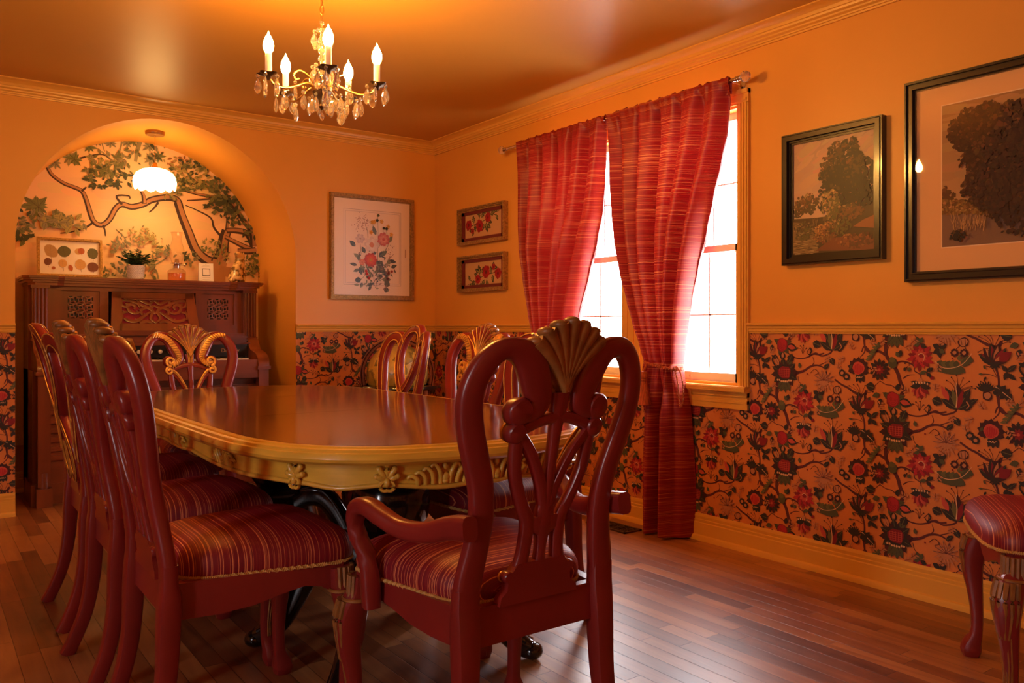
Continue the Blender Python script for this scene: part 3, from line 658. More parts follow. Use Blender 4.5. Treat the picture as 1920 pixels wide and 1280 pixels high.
def rear_leg(sx):
    P = cr([(.1875, -.226, .505, .0300, .0188), (.188, -.225, .46, .0305, .0195), (.188, -.224, .42, .030, .025), (.189, -.226, .36, .028, .026), (.191, -.232, .24, .025, .023), (.195, -.252, .13, .022, .021), (.200, -.286, .04, .020, .021), (.203, -.306, 0, .020, .022)], 4)
    return MB().tube([(sx*p[0], p[1], p[2]) for p in P], [(p[3], p[4]) for p in P], seg=12, up=(0, 1, 0), sq=.5)
def seat_rail():
    mb = MB()
    def sidemap(sx):
        def f(a, b, t):       # a = 0 rear .. 1 front
            x0 = .186+(.240-.186)*a; y = -.215+(.40)*a
            return (sx*(x0-t), y, b)
        return f
    prof = [(0, .372), (.25, .372), (.45, .380), (.62, .398), (.76, .409), (.86, .402), (.94, .382), (1, .374), (1, .457), (0, .457)]
    for sx in (-1, 1): mb.prism(prof, -.004, .020, sidemap(sx))
    pf = [(-1, .374), (-.88, .384), (-.78, .404), (-.6, .408), (-.35, .395), (-.15, .378), (0, .370), (.15, .378), (.35, .395), (.6, .408), (.78, .404), (.88, .384), (1, .374), (1, .457), (-1, .457)]
    mb.prism(pf, 0, .022, lambda a, b, t: (a*.235, .202+.010*(1-a*a)-t, b))
    mb.prism([(-1, .372), (1, .372), (1, .457), (-1, .457)], 0, .022, lambda a, b, t: (a*.165, -.205-t, b))
    return mb
def rope(mb, pts, r, closed=True, twist=95):
    P = [Vector(p) for p in pts]; n = len(P); L = [0]
    for i in range(1, n): L.append(L[-1]+(P[i]-P[i-1]).length)
    for ph in (0, PI):
        Q = []
        for i, p in enumerate(P):
            t = (P[(i+1) % n]-P[i-1]) if closed else (P[min(i+1, n-1)]-P[max(i-1, 0)])
            t.normalize(); b = t.cross(Vector((0, 0, 1)))
            if b.length < .01: b = Vector((1, 0, 0))
            b.normalize(); nn = b.cross(t)
            a = L[i]*2*PI*twist/1.0+ph; Q.append(p+b*(r*.55*math.cos(a))+nn*(r*.55*math.sin(a)))
        mb.tube(Q, r*.62, seg=5, closed=closed, cap=not closed)
def densify(pts, step, closed=True):
    out = []; n = len(pts)
    for i in range(n if closed else n-1):
        a, b = Vector(pts[i]), Vector(pts[(i+1) % n]); k = max(1, int((b-a).length/step))
        for j in range(k): out.append(tuple(a.lerp(b, j/k)))
    if not closed: out.append(tuple(pts[-1]))
    return out
def spiral(u, z, r, s, a0, turns=1.3, w=.007, ht=.006, t=.02, mb=None, shrink=.25):
    n = 22; pts = []
    for i in range(n+1):
        q = i/n; a = a0+s*2*PI*turns*q; rr = r*(1-(1-shrink)*q); pts.append((u+rr*math.cos(a), z+rr*math.sin(a)))
    mb.strip(pts, w, ht, t, seg=6)
def chair_parts(kind, arms=False):
    """kind 'shell' = fan topped back, 'ribbon' = interlaced loops with gilt edge lines"""
    root = empty('dining_chair')
    mb = MB(); cushion(mb, .262, .176, .232, -.203); seat = mb.build('seat', M['seat'], root, smooth=60)
    mb = MB(); ring = []
    for k in range(56):
        a = 2*PI*k/56; ca, sa = math.cos(a), math.sin(a); u = math.copysign(abs(ca)**.34, ca); v = math.copysign(abs(sa)**.34, sa)
        ring.append((u*(.176+.086*((v+1)/2))*.995, .0145+v*.2175*.995+.018*(1-u*u)*max(0, v), .4575))
    rope(mb, densify(ring, .004), .0055); mb.build('cord_trim', M['cord'], seat)
    seat_rail().build('seat_rail', M['red'], root, smooth=30)
    for s in (-1, 1):
        rear_leg(s).build('leg', M['red'], root)
        lg = front_leg(s).build('leg', M['red'], root); leg_carving(s).build('knee_carving', M['goldd'], lg)
    if kind == 'shell':
        f = MB(bend)
        for s in (-1, 1):
            P = cr(A_LOOP, 4); f.strip([(s*p[0], p[1]) for p in P], [p[2]-.001 for p in P], .0185, seg=14, sq=.62)
            f.puck(s*.106, .878, .0305, .0205)
        fr = f.build('back_frame', M['red'], root, smooth=50)
        sp = MB(bend)
        for s in (-1, 1):
            sp.puck(s*.107, .833, .0235, .0175)
            A = cr([(.100, .832, .013), (.072, .846, .013), (.036, .857, .013), (0, .861, .013)], 5); sp.strip([(s*p[0], p[1]) for p in A], [p[2] for p in A], .0125)
            A = cr([(.100, .826, .014), (.098, .785, .0145), (.093, .745, .014), (.080, .705, .0135), (.062, .665, .014), (.046, .635, .016), (.044, .60, .016), (.047, .56, .016), (.052, .53, .018), (.056, .50, .022)], 4)
            sp.strip([(s*p[0], p[1]) for p in A], [p[2] for p in A], .0125)
            A = cr([(.092, .824, .014), (.062, .79, .012), (.038, .75, .012), (.018, .705, .013), (.004, .66, .015)], 4); sp.strip([(s*p[0], p[1]) for p in A], [p[2] for p in A], .0125)
            sp.puck(s*.084, .513, .0135, .0125, seg=12)
        A = cr([(0, .915, .024), (0, .87, .020), (0, .83, .014), (0, .76, .012), (0, .70, .014), (0, .66, .022), (0, .62, .026), (0, .585, .014), (0, .54, .013), (0, .50, .02)], 3); sp.strip([(p[0], p[1]) for p in A], [p[2] for p in A], .0125)
        A = cr([(0, .64, .058), (0, .612, .044), (0, .598, .02)], 3); sp.strip([(p[0], p[1]) for p in A], [p[2] for p in A], .0120)
        sp.prism([(-.108, .452), (.108, .452), (.104, .470), (.088, .482), (.086, .498), (.092, .514), (.076, .524), (.064, .540), (-.064, .540), (-.076, .524), (-.092, .514), (-.086, .498), (-.088, .482), (-.104, .470)], -.0125, .0125, lambda a, b, t: (a, t, b))
        so = sp.build('splat', M['red'], root, smooth=50)
        # shell: seven flutes fanning from the neck
        sh = MB(bend); tips = []
        for k in range(7):
            a = math.radians(90+(k-3)*13.0); L = .152-.0035*abs(k-3)
            c0 = (0.006*(3-k)*0, .915); bow = (k-3)*-.0
            pts = []
            for i in range(9):
                q = i/8; rr = L*q; aa = math.radians(90)+(a-math.radians(90))*(.55+.45*q)
                pts.append((c0[0]+rr*math.cos(aa), c0[1]+rr*math.sin(aa)*(1.0)))
            HW = [.0035+.0150*(i/8)**1.0 for i in range(9)]; HW[-1] = .0165
            for t_ in (.012, -.010): sh.strip(pts, HW, .0125, t_, seg=8, sq=1.0)
            sh.ball((pts[-1][0], .001, pts[-1][1]), .0165, .023, .011, 12, 6)
        sh.build('shell_crest', M['goldd'], fr, smooth=60)
        rd = MB(bend)
        for k in range(7):    # red pads inside the flutes on the front
            a = math.radians(90+(k-3)*13.0); pts = []
            for i in range(5, 9):
                q = i/8.3; rr = (.152-.0035*abs(k-3))*q; aa = math.radians(90)+(a-math.radians(90))*(.55+.45*q); pts.append((rr*math.cos(aa), .915+rr*math.sin(aa)))
            rd.strip(pts, [.002, .006, .009, .010], .003, .0235, seg=6, sq=1)
        gl_ = MB(bend)
        for k in range(8):
            a = math.radians(90+(k-3.5)*13.0); pts = []
            for i in range(0, 9):
                q = i/8; rr = .150*q; aa = math.radians(90)+(a-math.radians(90))*(.55+.45*q); pts.append((rr*math.cos(aa), .905+.010*q+rr*math.sin(aa)))
            gl_.strip(pts, .0028, .004, .0215, seg=6, sq=1)
        gl_.build('shell_gilding', M['goldp'], fr, smooth=60)
        rd.build('shell_inlay', M['red'], fr, smooth=60)
        for s in (-1, 1):     # feathered leaf along the loop ending in a scroll, front only
            g = MB(bend); L_ = cr([(.172, 1.016), (.140, 1.017), (.112, 1.006), (.088, .985), (.068, .955), (.052, .925), (.045, .897), (.056, .872), (.080, .858)], 5); n = len(L_)
            hw = [.006+.010*math.sin(PI*min(1, (i+2)/(n+2)))**.7 for i in range(n)]
            g.strip([(s*p[0]+s*.012, p[1]) for p in L_], hw, .004, .0195, seg=6, sq=1)
            for i in range(1, n-1, 2):
                x, z = L_[i]; x2, z2 = L_[i+1]; tx, tz = x2-x, z2-z; l = math.hypot(tx, tz); tx /= l; tz /= l; nx, nz = -tz, tx
                g.strip([(s*(x+.012+nx*.013-tx*.004), z+nz*.013-tz*.004), (s*(x+.012-nx*.012+tx*.008), z-nz*.012+tz*.008)], .0024, .0035, .0235, seg=5, sq=1)
            spiral(s*.100, .880, .026, s, -PI/2, 1.25, .0062, .005, .0225, g)
            g.build('leaf_carving', M['goldp'], fr, smooth=60)
            g = MB(bend); L_ = cr([(.096, .838), (.070, .815), (.048, .780), (.030, .745), (.014, .706)], 5); n = len(L_)
            g.strip([(s*p[0], p[1]) for p in L_], [.0085-.0045*i/n for i in range(n)], .004, .0135, seg=6, sq=1)
            for i in range(1, n-1, 2):
                x, z = L_[i]; g.strip([(s*(x-.006), z-.004), (s*(x+.007), z+.005)], .0018, .003, .0175, seg=5, sq=1)
            spiral(s*.107, .833, .021, -s, PI/2, 1.25, .0055, .005, .0165, g)
            g.build('leaf_carving', M['goldp'], fr, smooth=60)
            g = MB(bend)
            for t_ in (.004, .010): g.strip(cr([(s*t_*1.6, .93), (s*t_*1.1, .90), (s*t_, .872)], 4), .0022, .004, .015, seg=5)
            g.build('neck_flute', M['goldp'], fr, smooth=60)
            g = MB(bend); spiral(s*.084, .512, .013, s, 0, 1.2, .004, .004, .0135, g); g.build('scroll_carving', M['goldp'], fr, smooth=60)
    else:
        f = MB(bend2); tr = MB(bend2)
        post = [(.196, .462, .030), (.190, .54, .029), (.196, .62, .026), (.218, .71, .025), (.243, .80, .025), (.257, .88, .025), (.250, .945, .025), (.226, .990, .025), (.188, 1.012, .025), (.148, 1.008, .025), (.124, .990, .023), (.108, .97, .020)]
        oval = [(0, 1.052), (.050, 1.043), (.092, 1.008), (.114, .95), (.109, .885), (.084, .825), (.044, .775), (-.008, .728), (-.052, .68), (-.088, .63), (-.104, .58), (-.098, .54), (-.072, .512), (-.040, .512), (-.018, .54), (-.008, .585), (-.004, .64)]
        for s in (-1, 1):
            P = cr(post, 5); Q = [(s*p[0], p[1]) for p in P]; f.strip(Q, [p[2] for p in P], .017, seg=12, sq=.5)
            O = cr(oval, 5); QO = [(s*p[0], p[1]) for p in O]; f.strip(QO, .0205, .016 if s < 0 else .0175, seg=12, sq=.5)
            for q, hw in ((Q[8:], .0195), (QO, .0148)):
                for sd in (-1, 1):
                    for t_ in (.0175, -.0175):
                        E = []
                        for i in range(len(q)):
                            a, b = q[max(i-1, 0)], q[min(i+1, len(q)-1)]; l = math.hypot(b[0]-a[0], b[1]-a[1]) or 1
                            E.append((q[i][0]-(b[1]-a[1])/l*hw*sd, q[i][1]+(b[0]-a[0])/l*hw*sd))
                        tr.strip(E, .0025, .0022, t_*(1.0 if s < 0 else 1.05), seg=6, sq=1)
        f.prism([(-.10, .452), (.10, .452), (.085, .47), (.075, .50), (-.075, .50), (-.085, .47)], -.0125, .0125, lambda a, b, t: (a, t, b))
        fr = f.build('back_frame', M['red'], root, smooth=50)
        tr.build('gilt_edge_lines', M['goldp'], fr, smooth=60)
    if arms:
        for s in (-1, 1):
            a = MB()
            P = cr([(.214, -.285, .645, .019, .026), (.218, -.22, .636, .020, .026), (.230, -.14, .612, .021, .023), (.250, -.06, .608, .023, .021), (.268, .0, .626, .026, .020), (.280, .045, .642, .026, .020), (.286, .082, .634, .023, .021), (.286, .104, .600, .020, .021), (.278, .102, .562, .019, .020), (.266, .088, .525, .019, .021), (.260, .082, .49, .021, .023), (.256, .084, .45, .023, .024), (.252, .086, .395, .021, .022)], 5)
            a.tube([(s*p[0], p[1], p[2]) for p in P], [(p[3], p[4]) for p in P], seg=12, up=(0, .35, 1), sq=.6)
            a.build('arm', M['red'], root, smooth=60)
    return root
pr_shell = chair_parts('shell'); pr_rib = chair_parts('ribbon'); pr_arm = chair_parts('shell', True)
used = set()
def place(proto, x, y, deg, label, group='red dining chairs'):
    o = proto if proto.name not in used else copy_tree(proto)
    used.add(o.name); o.location = (x, y, 0); o.rotation_euler = (0, 0, math.radians(deg))
    tag(o, label, 'chair', group); return o
# local +y is where the sitter faces; -90 faces the window wall, 90 faces away from it
place(pr_arm, 1.125, 1.690, 0, 'red armchair with gilt shell crest at the near end of the table, back to camera')
place(pr_shell, .700, 2.205, -90, 'red shell-back side chair on the left of the table, nearest the camera')
place(pr_shell, .700, 2.80, -90, 'red shell-back side chair in the middle of the row left of the table')
place(pr_rib, .715, 3.43, -90, 'red ribbon-back chair with gilt edge lines at the far left of the table')
place(pr_shell, 1.175, 4.235, 180, 'red shell-back chair with gilt leaf scrolls at the far end, facing camera before the organ')
place(pr_rib, 1.70, 3.70, 84, 'red ribbon-back chair with gilt edge lines right of the table, in front of the globe')
place(pr_shell, 1.745, 3.085, 90, 'red shell-back chair with gilt leaves in the middle of the row right of the table')
place(pr_rib, 1.685, 2.46, 90, 'red ribbon-back chair right of the table, seen behind the near armchair')
place(pr_shell, 2.663, .975, 34, 'red striped chair by the wallpapered wall at the right picture edge, gilt knees showing')
# ================================================================ TABLE
TX, TY = 1.25, 2.97
def outline(off=0., n=8):
    """closed plan outline; corners are cut with shallow serpentine bays. off = inset"""
    pts = []
    def seg(p, q, bulge, k):
        for i in range(k):
            t = i/k; x = p[0]+(q[0]-p[0])*t; y = p[1]+(q[1]-p[1])*t
            dx, dy = q[0]-p[0], q[1]-p[1]; l = math.hypot(dx, dy); b = bulge*math.sin(PI*t)**1
            pts.append((x+dy/l*b, y-dx/l*b))
    side = [(.528, -.96), (.561, -.84), (.583, -.70), (.590, -.35), (.592, 0), (.590, .35), (.583, .70), (.561, .84), (.528, .96)]
    def sidec(sg):
        Q = cr([(sg*x, sg*y) for x, y in side], 5); L = [0]
        for i in range(1, len(Q)): L.append(L[-1]+float(np.linalg.norm(Q[i]-Q[i-1])))
        for i in range(34):
            t = L[-1]*i/34; j = max(k for k in range(len(L)) if L[k] <= t+1e-9); j = min(j, len(Q)-2); f = (t-L[j])/(L[j+1]-L[j])
            p = Q[j]+(Q[j+1]-Q[j])*f; pts.append((float(p[0]), float(p[1])))
    sidec(1); seg((.528, .96), (.325, 1.175), .022, 8); seg((.325, 1.175), (-.325, 1.175), .065, 24); seg((-.325, 1.175), (-.528, .96), .022, 8)
    sidec(-1); seg((-.528, -.96), (-.325, -1.175), .022, 8); seg((-.325, -1.175), (.325, -1.175), .065, 24); seg((.325, -1.175), (.528, -.96), .022, 8)
    if off:
        out = []; m_ = len(pts)
        for i in range(m_):
            p0, p1 = pts[i-1], pts[(i+1) % m_]; dx, dy = p1[0]-p0[0], p1[1]-p0[1]; l = math.hypot(dx, dy)
            out.append((pts[i][0]-dy/l*off, pts[i][1]+dx/l*off))
        return out
    return pts
tb = empty('dining_table', (TX, TY, 0), 0, 'long ochre and gold dining table with polished brown top and carved apron', 'table')
rings = []
for off, z in ((.052, .7605), (.046, .7605), (.034, .7600), (.030, .7560), (.018, .7545), (.014, .7480), (.006, .7470), (.002, .7400), (.0, .7330), (.004, .7250), (.014, .7180), (.060, .7180)):
    rings.append([(x, y, z) for x, y in outline(off)])
m = MB(); m.grid(rings, True); m.build('table_rim', M['ttrim'], tb, smooth=28)
def half_top(y0, y1):
    o = outline(.052); P = [p for p in o]
    # clip polygon to y range
    for lim, sg in ((y0, 1), (y1, -1)):
        Q = []
        for i in range(len(P)):
            a, b = P[i], P[(i+1) % len(P)]; da, db = sg*(a[1]-lim), sg*(b[1]-lim)
            if da >= 0: Q.append(a)
            if da*db < 0: t = da/(da-db); Q.append((a[0]+(b[0]-a[0])*t, a[1]+(b[1]-a[1])*t))
        P = Q
    return P
for ya, yb2 in ((-1.5, -.2515), (-.2485, .4785), (.4815, 1.5)):
    m = MB(); m.prism(half_top(ya, yb2), .735, .7610, lambda a, b, t: (a, b, t)); m.build('table_leaf', M['ttop'], tb, smooth=0)
# apron with scalloped lower edge
ao = outline(.075); per = [0]
for i in range(len(ao)): per.append(per[-1]+math.dist(ao[i], ao[(i+1) % len(ao)]))
brk = [0, 34, 42, 66, 74, 108, 116, 140]
def apz(i):
    for j in range(8):
        a = brk[j]; b = brk[j+1] if j < 7 else len(ao)
        if a <= i <= b:
            t = (i-a)/(b-a); L_ = b-a
            if L_ <= 8: return .657-.010*math.sin(PI*t)**2
            k = 2 if L_ > 30 else 2
            return .655-.012*math.sin(PI*t*k)**2-(.010 if .42 < t < .58 else 0)*math.cos((t-.5)/.08*PI/2)
    return .657
nA = len(ao); rows = []
ai = outline(.095)
zb_ = [apz(i) for i in range(nA)]
for q in (0, .5, 1): rows.append([(ao[i][0], ao[i][1], .720*(1-q)+zb_[i]*q) for i in range(nA)])
rows.append([(ai[i][0], ai[i][1], zb_[i]) for i in range(nA)]); rows.append([(ai[i][0], ai[i][1], .720) for i in range(nA)])
m = MB(); m.grid(rows, True); ap = m.build('apron', M['ttrim'], tb, smooth=40)
m = MB(); o2 = outline(.073); m.tube([(o2[i][0], o2[i][1], zb_[i]+.003) for i in range(nA)], .0065, seg=8, closed=True); m.build('apron_bead', M['tcarve'], ap, smooth=60)
def carve_frame(i):
    p0, p1 = ao[i-1], ao[(i+1) % nA]; dx, dy = p1[0]-p0[0], p1[1]-p0[1]; l = math.hypot(dx, dy)
    t = Vector((dx/l, dy/l, 0)); n_ = Vector((dy/l, -dx/l, 0)); return Vector((ao[i][0], ao[i][1], 0)), t, n_
for i in brk:      # leafy shell on each break
    c0, t_, n_ = carve_frame(i); mp = lambda p: tuple(c0+t_*p[0]+n_*(p[1]+.002)+Vector((0, 0, p[2])))
    m = MB(mp)
    for a, l, w in ((90, .040, .010), (55, .034, .010), (125, .034, .010), (20, .028, .009), (160, .028, .009)):
        ca, sa = math.cos(math.radians(a)), math.sin(math.radians(a)); b0 = (0, .672)
        m.tube([(b0[0]+ca*l*.15, 0, b0[1]+sa*l*.15), (b0[0]+ca*l*.6, .006, b0[1]+sa*l*.6), (b0[0]+ca*l, .004, b0[1]+sa*l)], [.004, .0085, w*.75], seg=8)
        m.ball((b0[0]+ca*l, .004, b0[1]+sa*l), w*.85, .008, w*.85, 8, 6)
    for s in (-1, 1): m.tube([(s*(.006+.012*math.cos(q)), .005, .657+.012*math.sin(q)) for q in [-2.2+.45*j for j in range(10)]], .005, seg=6)
    m.ball((0, .006, .666), .009, .010, .012, 8, 6)
    m.build('apron_carving', M['tcarve'], ap, smooth=60)
for i in (8, 17, 26, 54, 48, 60, 82, 91, 100, 128, 122, 134):       # acanthus sprays between the breaks
    c0, t_, n_ = carve_frame(i); mp = lambda p: tuple(c0+t_*p[0]+n_*(p[1]+.001)+Vector((0, 0, p[2]))); m = MB(mp)
    for s in (-1, 1):
        for j in range(4):
            x0 = .012+.020*j; h_ = .050-.009*j
            P = cr([(s*x0, 0, .657), (s*(x0+.004), .008, .657+h_*.6), (s*(x0+.018), .008, .657+h_), (s*(x0+.028), .004, .657+h_*.78), (s*(x0+.022), .003, .657+h_*.6)], 4); n = len(P)
            m.tube(P, [.0075-.0045*k/n for k in range(n)], seg=7)
    m.ball((0, .004, .672), .013, .009, .013, 10, 6); m.ball((0, .004, .700), .008, .007, .010, 8, 6); m.ball((0, .004, .662), .010, .008, .008, 8, 6)
    m.build('apron_carving', M['tcarve'], ap, smooth=60)
for py in (-.57, .48):
    m = MB(); m.box(-.20, py-.10, .690, .20, py+.10, .722)
    m.lathe([(.085, .69), (.085, .66), (.095, .65), (.092, .635), (.075, .625), (.082, .60), (.118, .56), (.128, .50), (.118, .44), (.085, .395), (.080, .385), (.112, .375), (.122, .36), (.112, .345), (.085, .335), (.092, .325), (.098, .30), (.095, .24), (.070, .20), (.0, .19)], (0, py, 0), 32)
    pd = m.build('pedestal', M['black'], tb, smooth=50)
    for sx in (-1, 1):
        for sy in (-1, 1):
            m = MB(); P = cr([(.07, .31), (.14, .345), (.21, .335), (.27, .27), (.32, .18), (.375, .09), (.43, .045), (.455, .035)], 5); n = len(P)
            dx, dy = sx*.74, sy*.67
            m.tube([(dx*p[0], py+dy*p[0], p[1]) for p in P], [(.034-.006*k/n, .052-.022*k/n) for k in range(n)], seg=12, up=(0, 0, 1), sq=.6)
            m.ball((dx*.46, py+dy*.46, .028), .036, .036, .028)
            for w_ in (-.026, .026): m.tube([(dx*p[0]-sy*w_*.67, py+dy*p[0]+sx*w_*.74, p[1]+.035-.014*k/n) for k, p in enumerate(P[3:-3])], .006, seg=6)
            m.build('foot', M['black'], pd, smooth=50)
# ================================================================ REED ORGAN
og = empty('reed_organ', (0, 0, 0), 0, 'carved reddish walnut pump organ standing in the arched alcove', 'organ')
OX0, OX1, OYB = .56, 1.965, 6.13; WV, WH = M['woodog'], M['woodogh']
m = MB(); m.box(OX0, 5.86, .08, OX0+.03, OYB, 1.335); m.box(OX1-.03, 5.86, .08, OX1, OYB, 1.335); m.box(OX0, OYB-.02, .08, OX1, OYB, 1.335); m.box(OX0, 5.62, .0, OX0+.035, OYB-.02, .80); m.box(OX1-.035, 5.62, .0, OX1, OYB-.02, .80)
m.box(OX0-.012, 5.58, 0, OX0+.09, 5.92, .13); m.box(OX1-.09, 5.58, 0, OX1+.012, 5.92, .13); m.build('case', WV, og, smooth=0)
m = MB()   # moulded top with forward-stepping ends
def topo(o):
    x0, x1 = .528-o, 1.998+o
    return [(x0, OYB+.01), (x0, 5.80-o), (x0+.035, 5.765-o), (x0+.185+o, 5.765-o), (x0+.225+o, 5.805-o), (x1-.225-o, 5.805-o), (x1-.185-o, 5.765-o), (x1-.035, 5.765-o), (x1, 5.80-o), (x1, OYB+.01)]
for o, za, zb in ((-.028, 1.318, 1.336), (-.014, 1.336, 1.350), (0, 1.350, 1.362), (.008, 1.362, 1.375)): m.prism(topo(o), za, zb, lambda a, b, t: (a, b, t))
m.build('top', WH, og, smooth=0)
for x0 in (.575, 1.865):    # reeded end columns
    m = MB(); m.box(x0, 5.80, .985, x0+.09, 5.88, 1.32); m.box(x0-.006, 5.793, .975, x0+.096, 5.88, .992); m.box(x0-.006, 5.793, 1.300, x0+.096, 5.88, 1.32)
    for i in range(4): m.tube([(x0+.014+.0205*i, 5.80, .995), (x0+.014+.0205*i, 5.80, 1.298)], .0085, seg=8)
    m.build('reeded_column', WV, og, smooth=40)
m = MB(); yF = 5.855       # front frame around three panels
for b in ((.665, 1.078, .742, 1.292), (.959, 1.078, 1.010, 1.292), (1.555, 1.078, 1.602, 1.292), (1.816, 1.078, 1.865, 1.292), (.665, 1.292, 1.865, 1.318), (.665, 1.014, 1.865, 1.078)): m.box(b[0], yF, b[1], b[2], yF+.02, b[3])
m.build('front_frame', WV, og, smooth=0)
def fret(x0, z0, x1, z1, yy, name, cell, back, parent, seedy=3):
    """pierced panel: dark backing, solid border, and a lattice of leaves and rings"""
    r = MB(); r.box(x0-.03, yy, z0-.03, x1+.03, yy+.006, z1+.03); p = r.build(name, back, parent, smooth=0)
    f = MB(); t = .009
    for b in ((x0-.034, z0-.034, x0, z1+.034), (x1, z0-.034, x1+.034, z1+.034), (x0, z0-.034, x1, z0), (x0, z1, x1, z1+.034)): f.box(b[0], yy-t, b[1], b[2], yy, b[3])
    nx = max(2, round((x1-x0)/cell)); nz = max(2, round((z1-z0)/cell)); cx = (x1-x0)/nx; cz = (z1-z0)/nz
    fm = MB(lambda q: (q[0], yy-.005+q[1], q[2]))
    for i in range(nx):
        for j in range(nz):
            a, b = x0+(i+.5)*cx, z0+(j+.5)*cz; r_ = min(cx, cz)*.5
            fm.strip([(a+r_*.52*math.cos(k*PI/5), b+r_*.52*math.sin(k*PI/5)) for k in range(10)], r_*.16, .0045, 0, seg=6, closed=True)
            for k in range(4):
                an = PI/4+k*PI/2; fm.strip([(a+r_*.5*math.cos(an), b+r_*.5*math.sin(an)), (a+r_*.95*math.cos(an+.25), b+r_*.95*math.sin(an+.25)), (a+r_*1.42*math.cos(an), b+r_*1.42*math.sin(an))], [r_*.22, r_*.30, r_*.16], .0045, 0, seg=6)
    for i in range(nx+1): fm.strip([(x0+i*cx, z0), (x0+i*cx, z1)], .0022, .004, 0, seg=4)
    for j in range(nz+1): fm.strip([(x0, z0+j*cz), (x1, z0+j*cz)], .0022, .004, 0, seg=4)
    f.v += []; f.build('panel_border', WV, p, smooth=0); fm.build('fretwork', WV, p, smooth=50)
    return p
fret(.776, 1.113, .925, 1.258, 5.880, 'fretwork_panel', .049, M['ebony'], og)
fret(1.636, 1.113, 1.782, 1.258, 5.880, 'fretwork_panel', .049, M['ebony'], og)
# sloping music desk: pierced arabesque over red cloth
dk_ = lambda p: (p[0], 5.845-(1.30-p[2])*.32+p[1]-.0, p[2])
m = MB(dk_); m.prism([(1.010, 1.045), (1.555, 1.045), (1.535, 1.285), (1.028, 1.285)], .010, .016, lambda a, b, t: (a, t, b)); desk = m.build('music_desk', M['felt'], og, smooth=0)
m = MB(dk_)
for poly in ([(1.008, 1.04), (1.075, 1.04), (1.085, 1.285), (1.027, 1.285)], [(1.490, 1.04), (1.556, 1.04), (1.537, 1.285), (1.480, 1.285)], [(1.06, 1.04), (1.50, 1.04), (1.50, 1.085), (1.06, 1.085)], [(1.03, 1.250), (1.53, 1.250), (1.537, 1.288), (1.027, 1.288)]):
    m.prism(poly, -.006, .010, lambda a, b, t: (a, t, b))
m.strip([(1.095, 1.243), (1.470, 1.243)], .004, .006, -.008); m.build('desk_frame', WV, desk, smooth=0)
m = MB(dk_); dc = 1.2825
for s in (-1, 1):
    X = lambda q: dc+s*q
    curves = [([(0, 1.09), (.03, 1.12), (.015, 1.165), (.05, 1.19), (.085, 1.17), (.08, 1.14)], .010), ([(.0, 1.24), (.03, 1.215), (.06, 1.225), (.09, 1.24)], .009), ([(.03, 1.16), (.08, 1.125), (.12, 1.10), (.17, 1.105), (.19, 1.12)], .010), ([(.05, 1.19), (.10, 1.215), (.15, 1.235), (.195, 1.235)], .009), ([(.08, 1.165), (.12, 1.15), (.155, 1.165), (.165, 1.195), (.14, 1.21), (.118, 1.195), (.13, 1.178)], .009), ([(.165, 1.19), (.195, 1.20), (.20, 1.235)], .007), ([(.165, 1.16), (.20, 1.15), (.20, 1.11)], .008), ([(.02, 1.09), (.06, 1.10), (.10, 1.087)], .010), ([(.0, 1.20), (.03, 1.185), (.0, 1.15)], .009), ([(.09, 1.24), (.10, 1.215), (.09, 1.19)], .008), ([(.13, 1.24), (.15, 1.215), (.18, 1.215)], .006)]
    for c_, w_ in curves:
        P = cr(c_, 5); n = len(P); m.strip([(X(p[0]), p[1]) for p in P], [w_*1.15*(.55+.45*math.sin(PI*k/n)) for k in range(n)], .0055, .004, seg=6)
        for k in range(3, n-2, 6): a, b = P[k]; m.strip([(X(a), b), (X(a+.012), b+.013)], [.005, .002], .005, .004, seg=5)
m.build('arabesque_fretwork', WV, desk, smooth=50)
m = MB(); m.box(1.0, 5.725, 1.018, 1.565, 5.87, 1.040); m.box(1.02, 5.715, 1.006, 1.55, 5.87, 1.018); m.build('desk_ledge', WH, og, smooth=0)
m = MB(); m.box(.665, 5.775, .99, 1.865, 5.87, 1.016); m.box(.655, 5.765, .980, 1.875, 5.87, .992); m.box(.655, 5.742, .962, 1.875, 5.87, .976); m.box(.64, 5.735, .944, 1.89, 5.87, .956); m.box(.66, 5.75, .94, 1.87, 5.87, 1.0); m.build('cornice', WH, og, smooth=0)
m = MB(); m.box(.64, 5.748, .850, 1.89, 5.80, .940); sb = m.build('stop_board', M['ebony'], og, smooth=0)
for x in (.86, .94, 1.02, 1.10, 1.165, 1.235, 1.295, 1.355, 1.42, 1.56):
    m = MB(); m.lathe([(.004, 0), (.004, -.02), (.011, -.022), (.0135, -.028), (.0135, -.034), (.010, -.038), (0, -.039)], (x, 5.748, .900), 16, axis='y'); m.build('stop_knob', M['ivory'], sb, smooth=50)
tcu = bpy.data.curves.new('maker_lettering', 'FONT'); tcu.body = 'Doherty'; tcu.size = .036; tcu.extrude = .0006; tcu.align_x = 'LEFT'
to = bpy.data.objects.new('tmp', tcu); C.objects.link(to); me = bpy.data.meshes.new_from_object(to); bpy.data.objects.remove(to)
me.materials.clear(); me.materials.append(M['giltedge']); lo = bpy.data.objects.new('maker_lettering', me); C.objects.link(lo); lo.parent = sb; lo.location = (1.695, 5.7475, .890); lo.rotation_euler = (PI/2, 0, 0)
m = MB(); m.box(.64, 5.55, .790, 1.89, 5.78, .832); m.box(.64, 5.545, .72, 1.89, 5.575, .842); m.build('keybed', WH, og, smooth=0)
m = MB(); mk = MB(); n = 44; kx0, kx1 = .70, 1.83; kw = (kx1-kx0)/n
for i in range(n):
    m.box(kx0+i*kw+.0006, 5.578, .832, kx0+(i+1)*kw-.0006, 5.745, .850)
    if i % 7 in (0, 1, 3, 4, 5): mk.box(kx0+(i+1)*kw-.006, 5.635, .850, kx0+(i+1)*kw+.006, 5.745, .862)
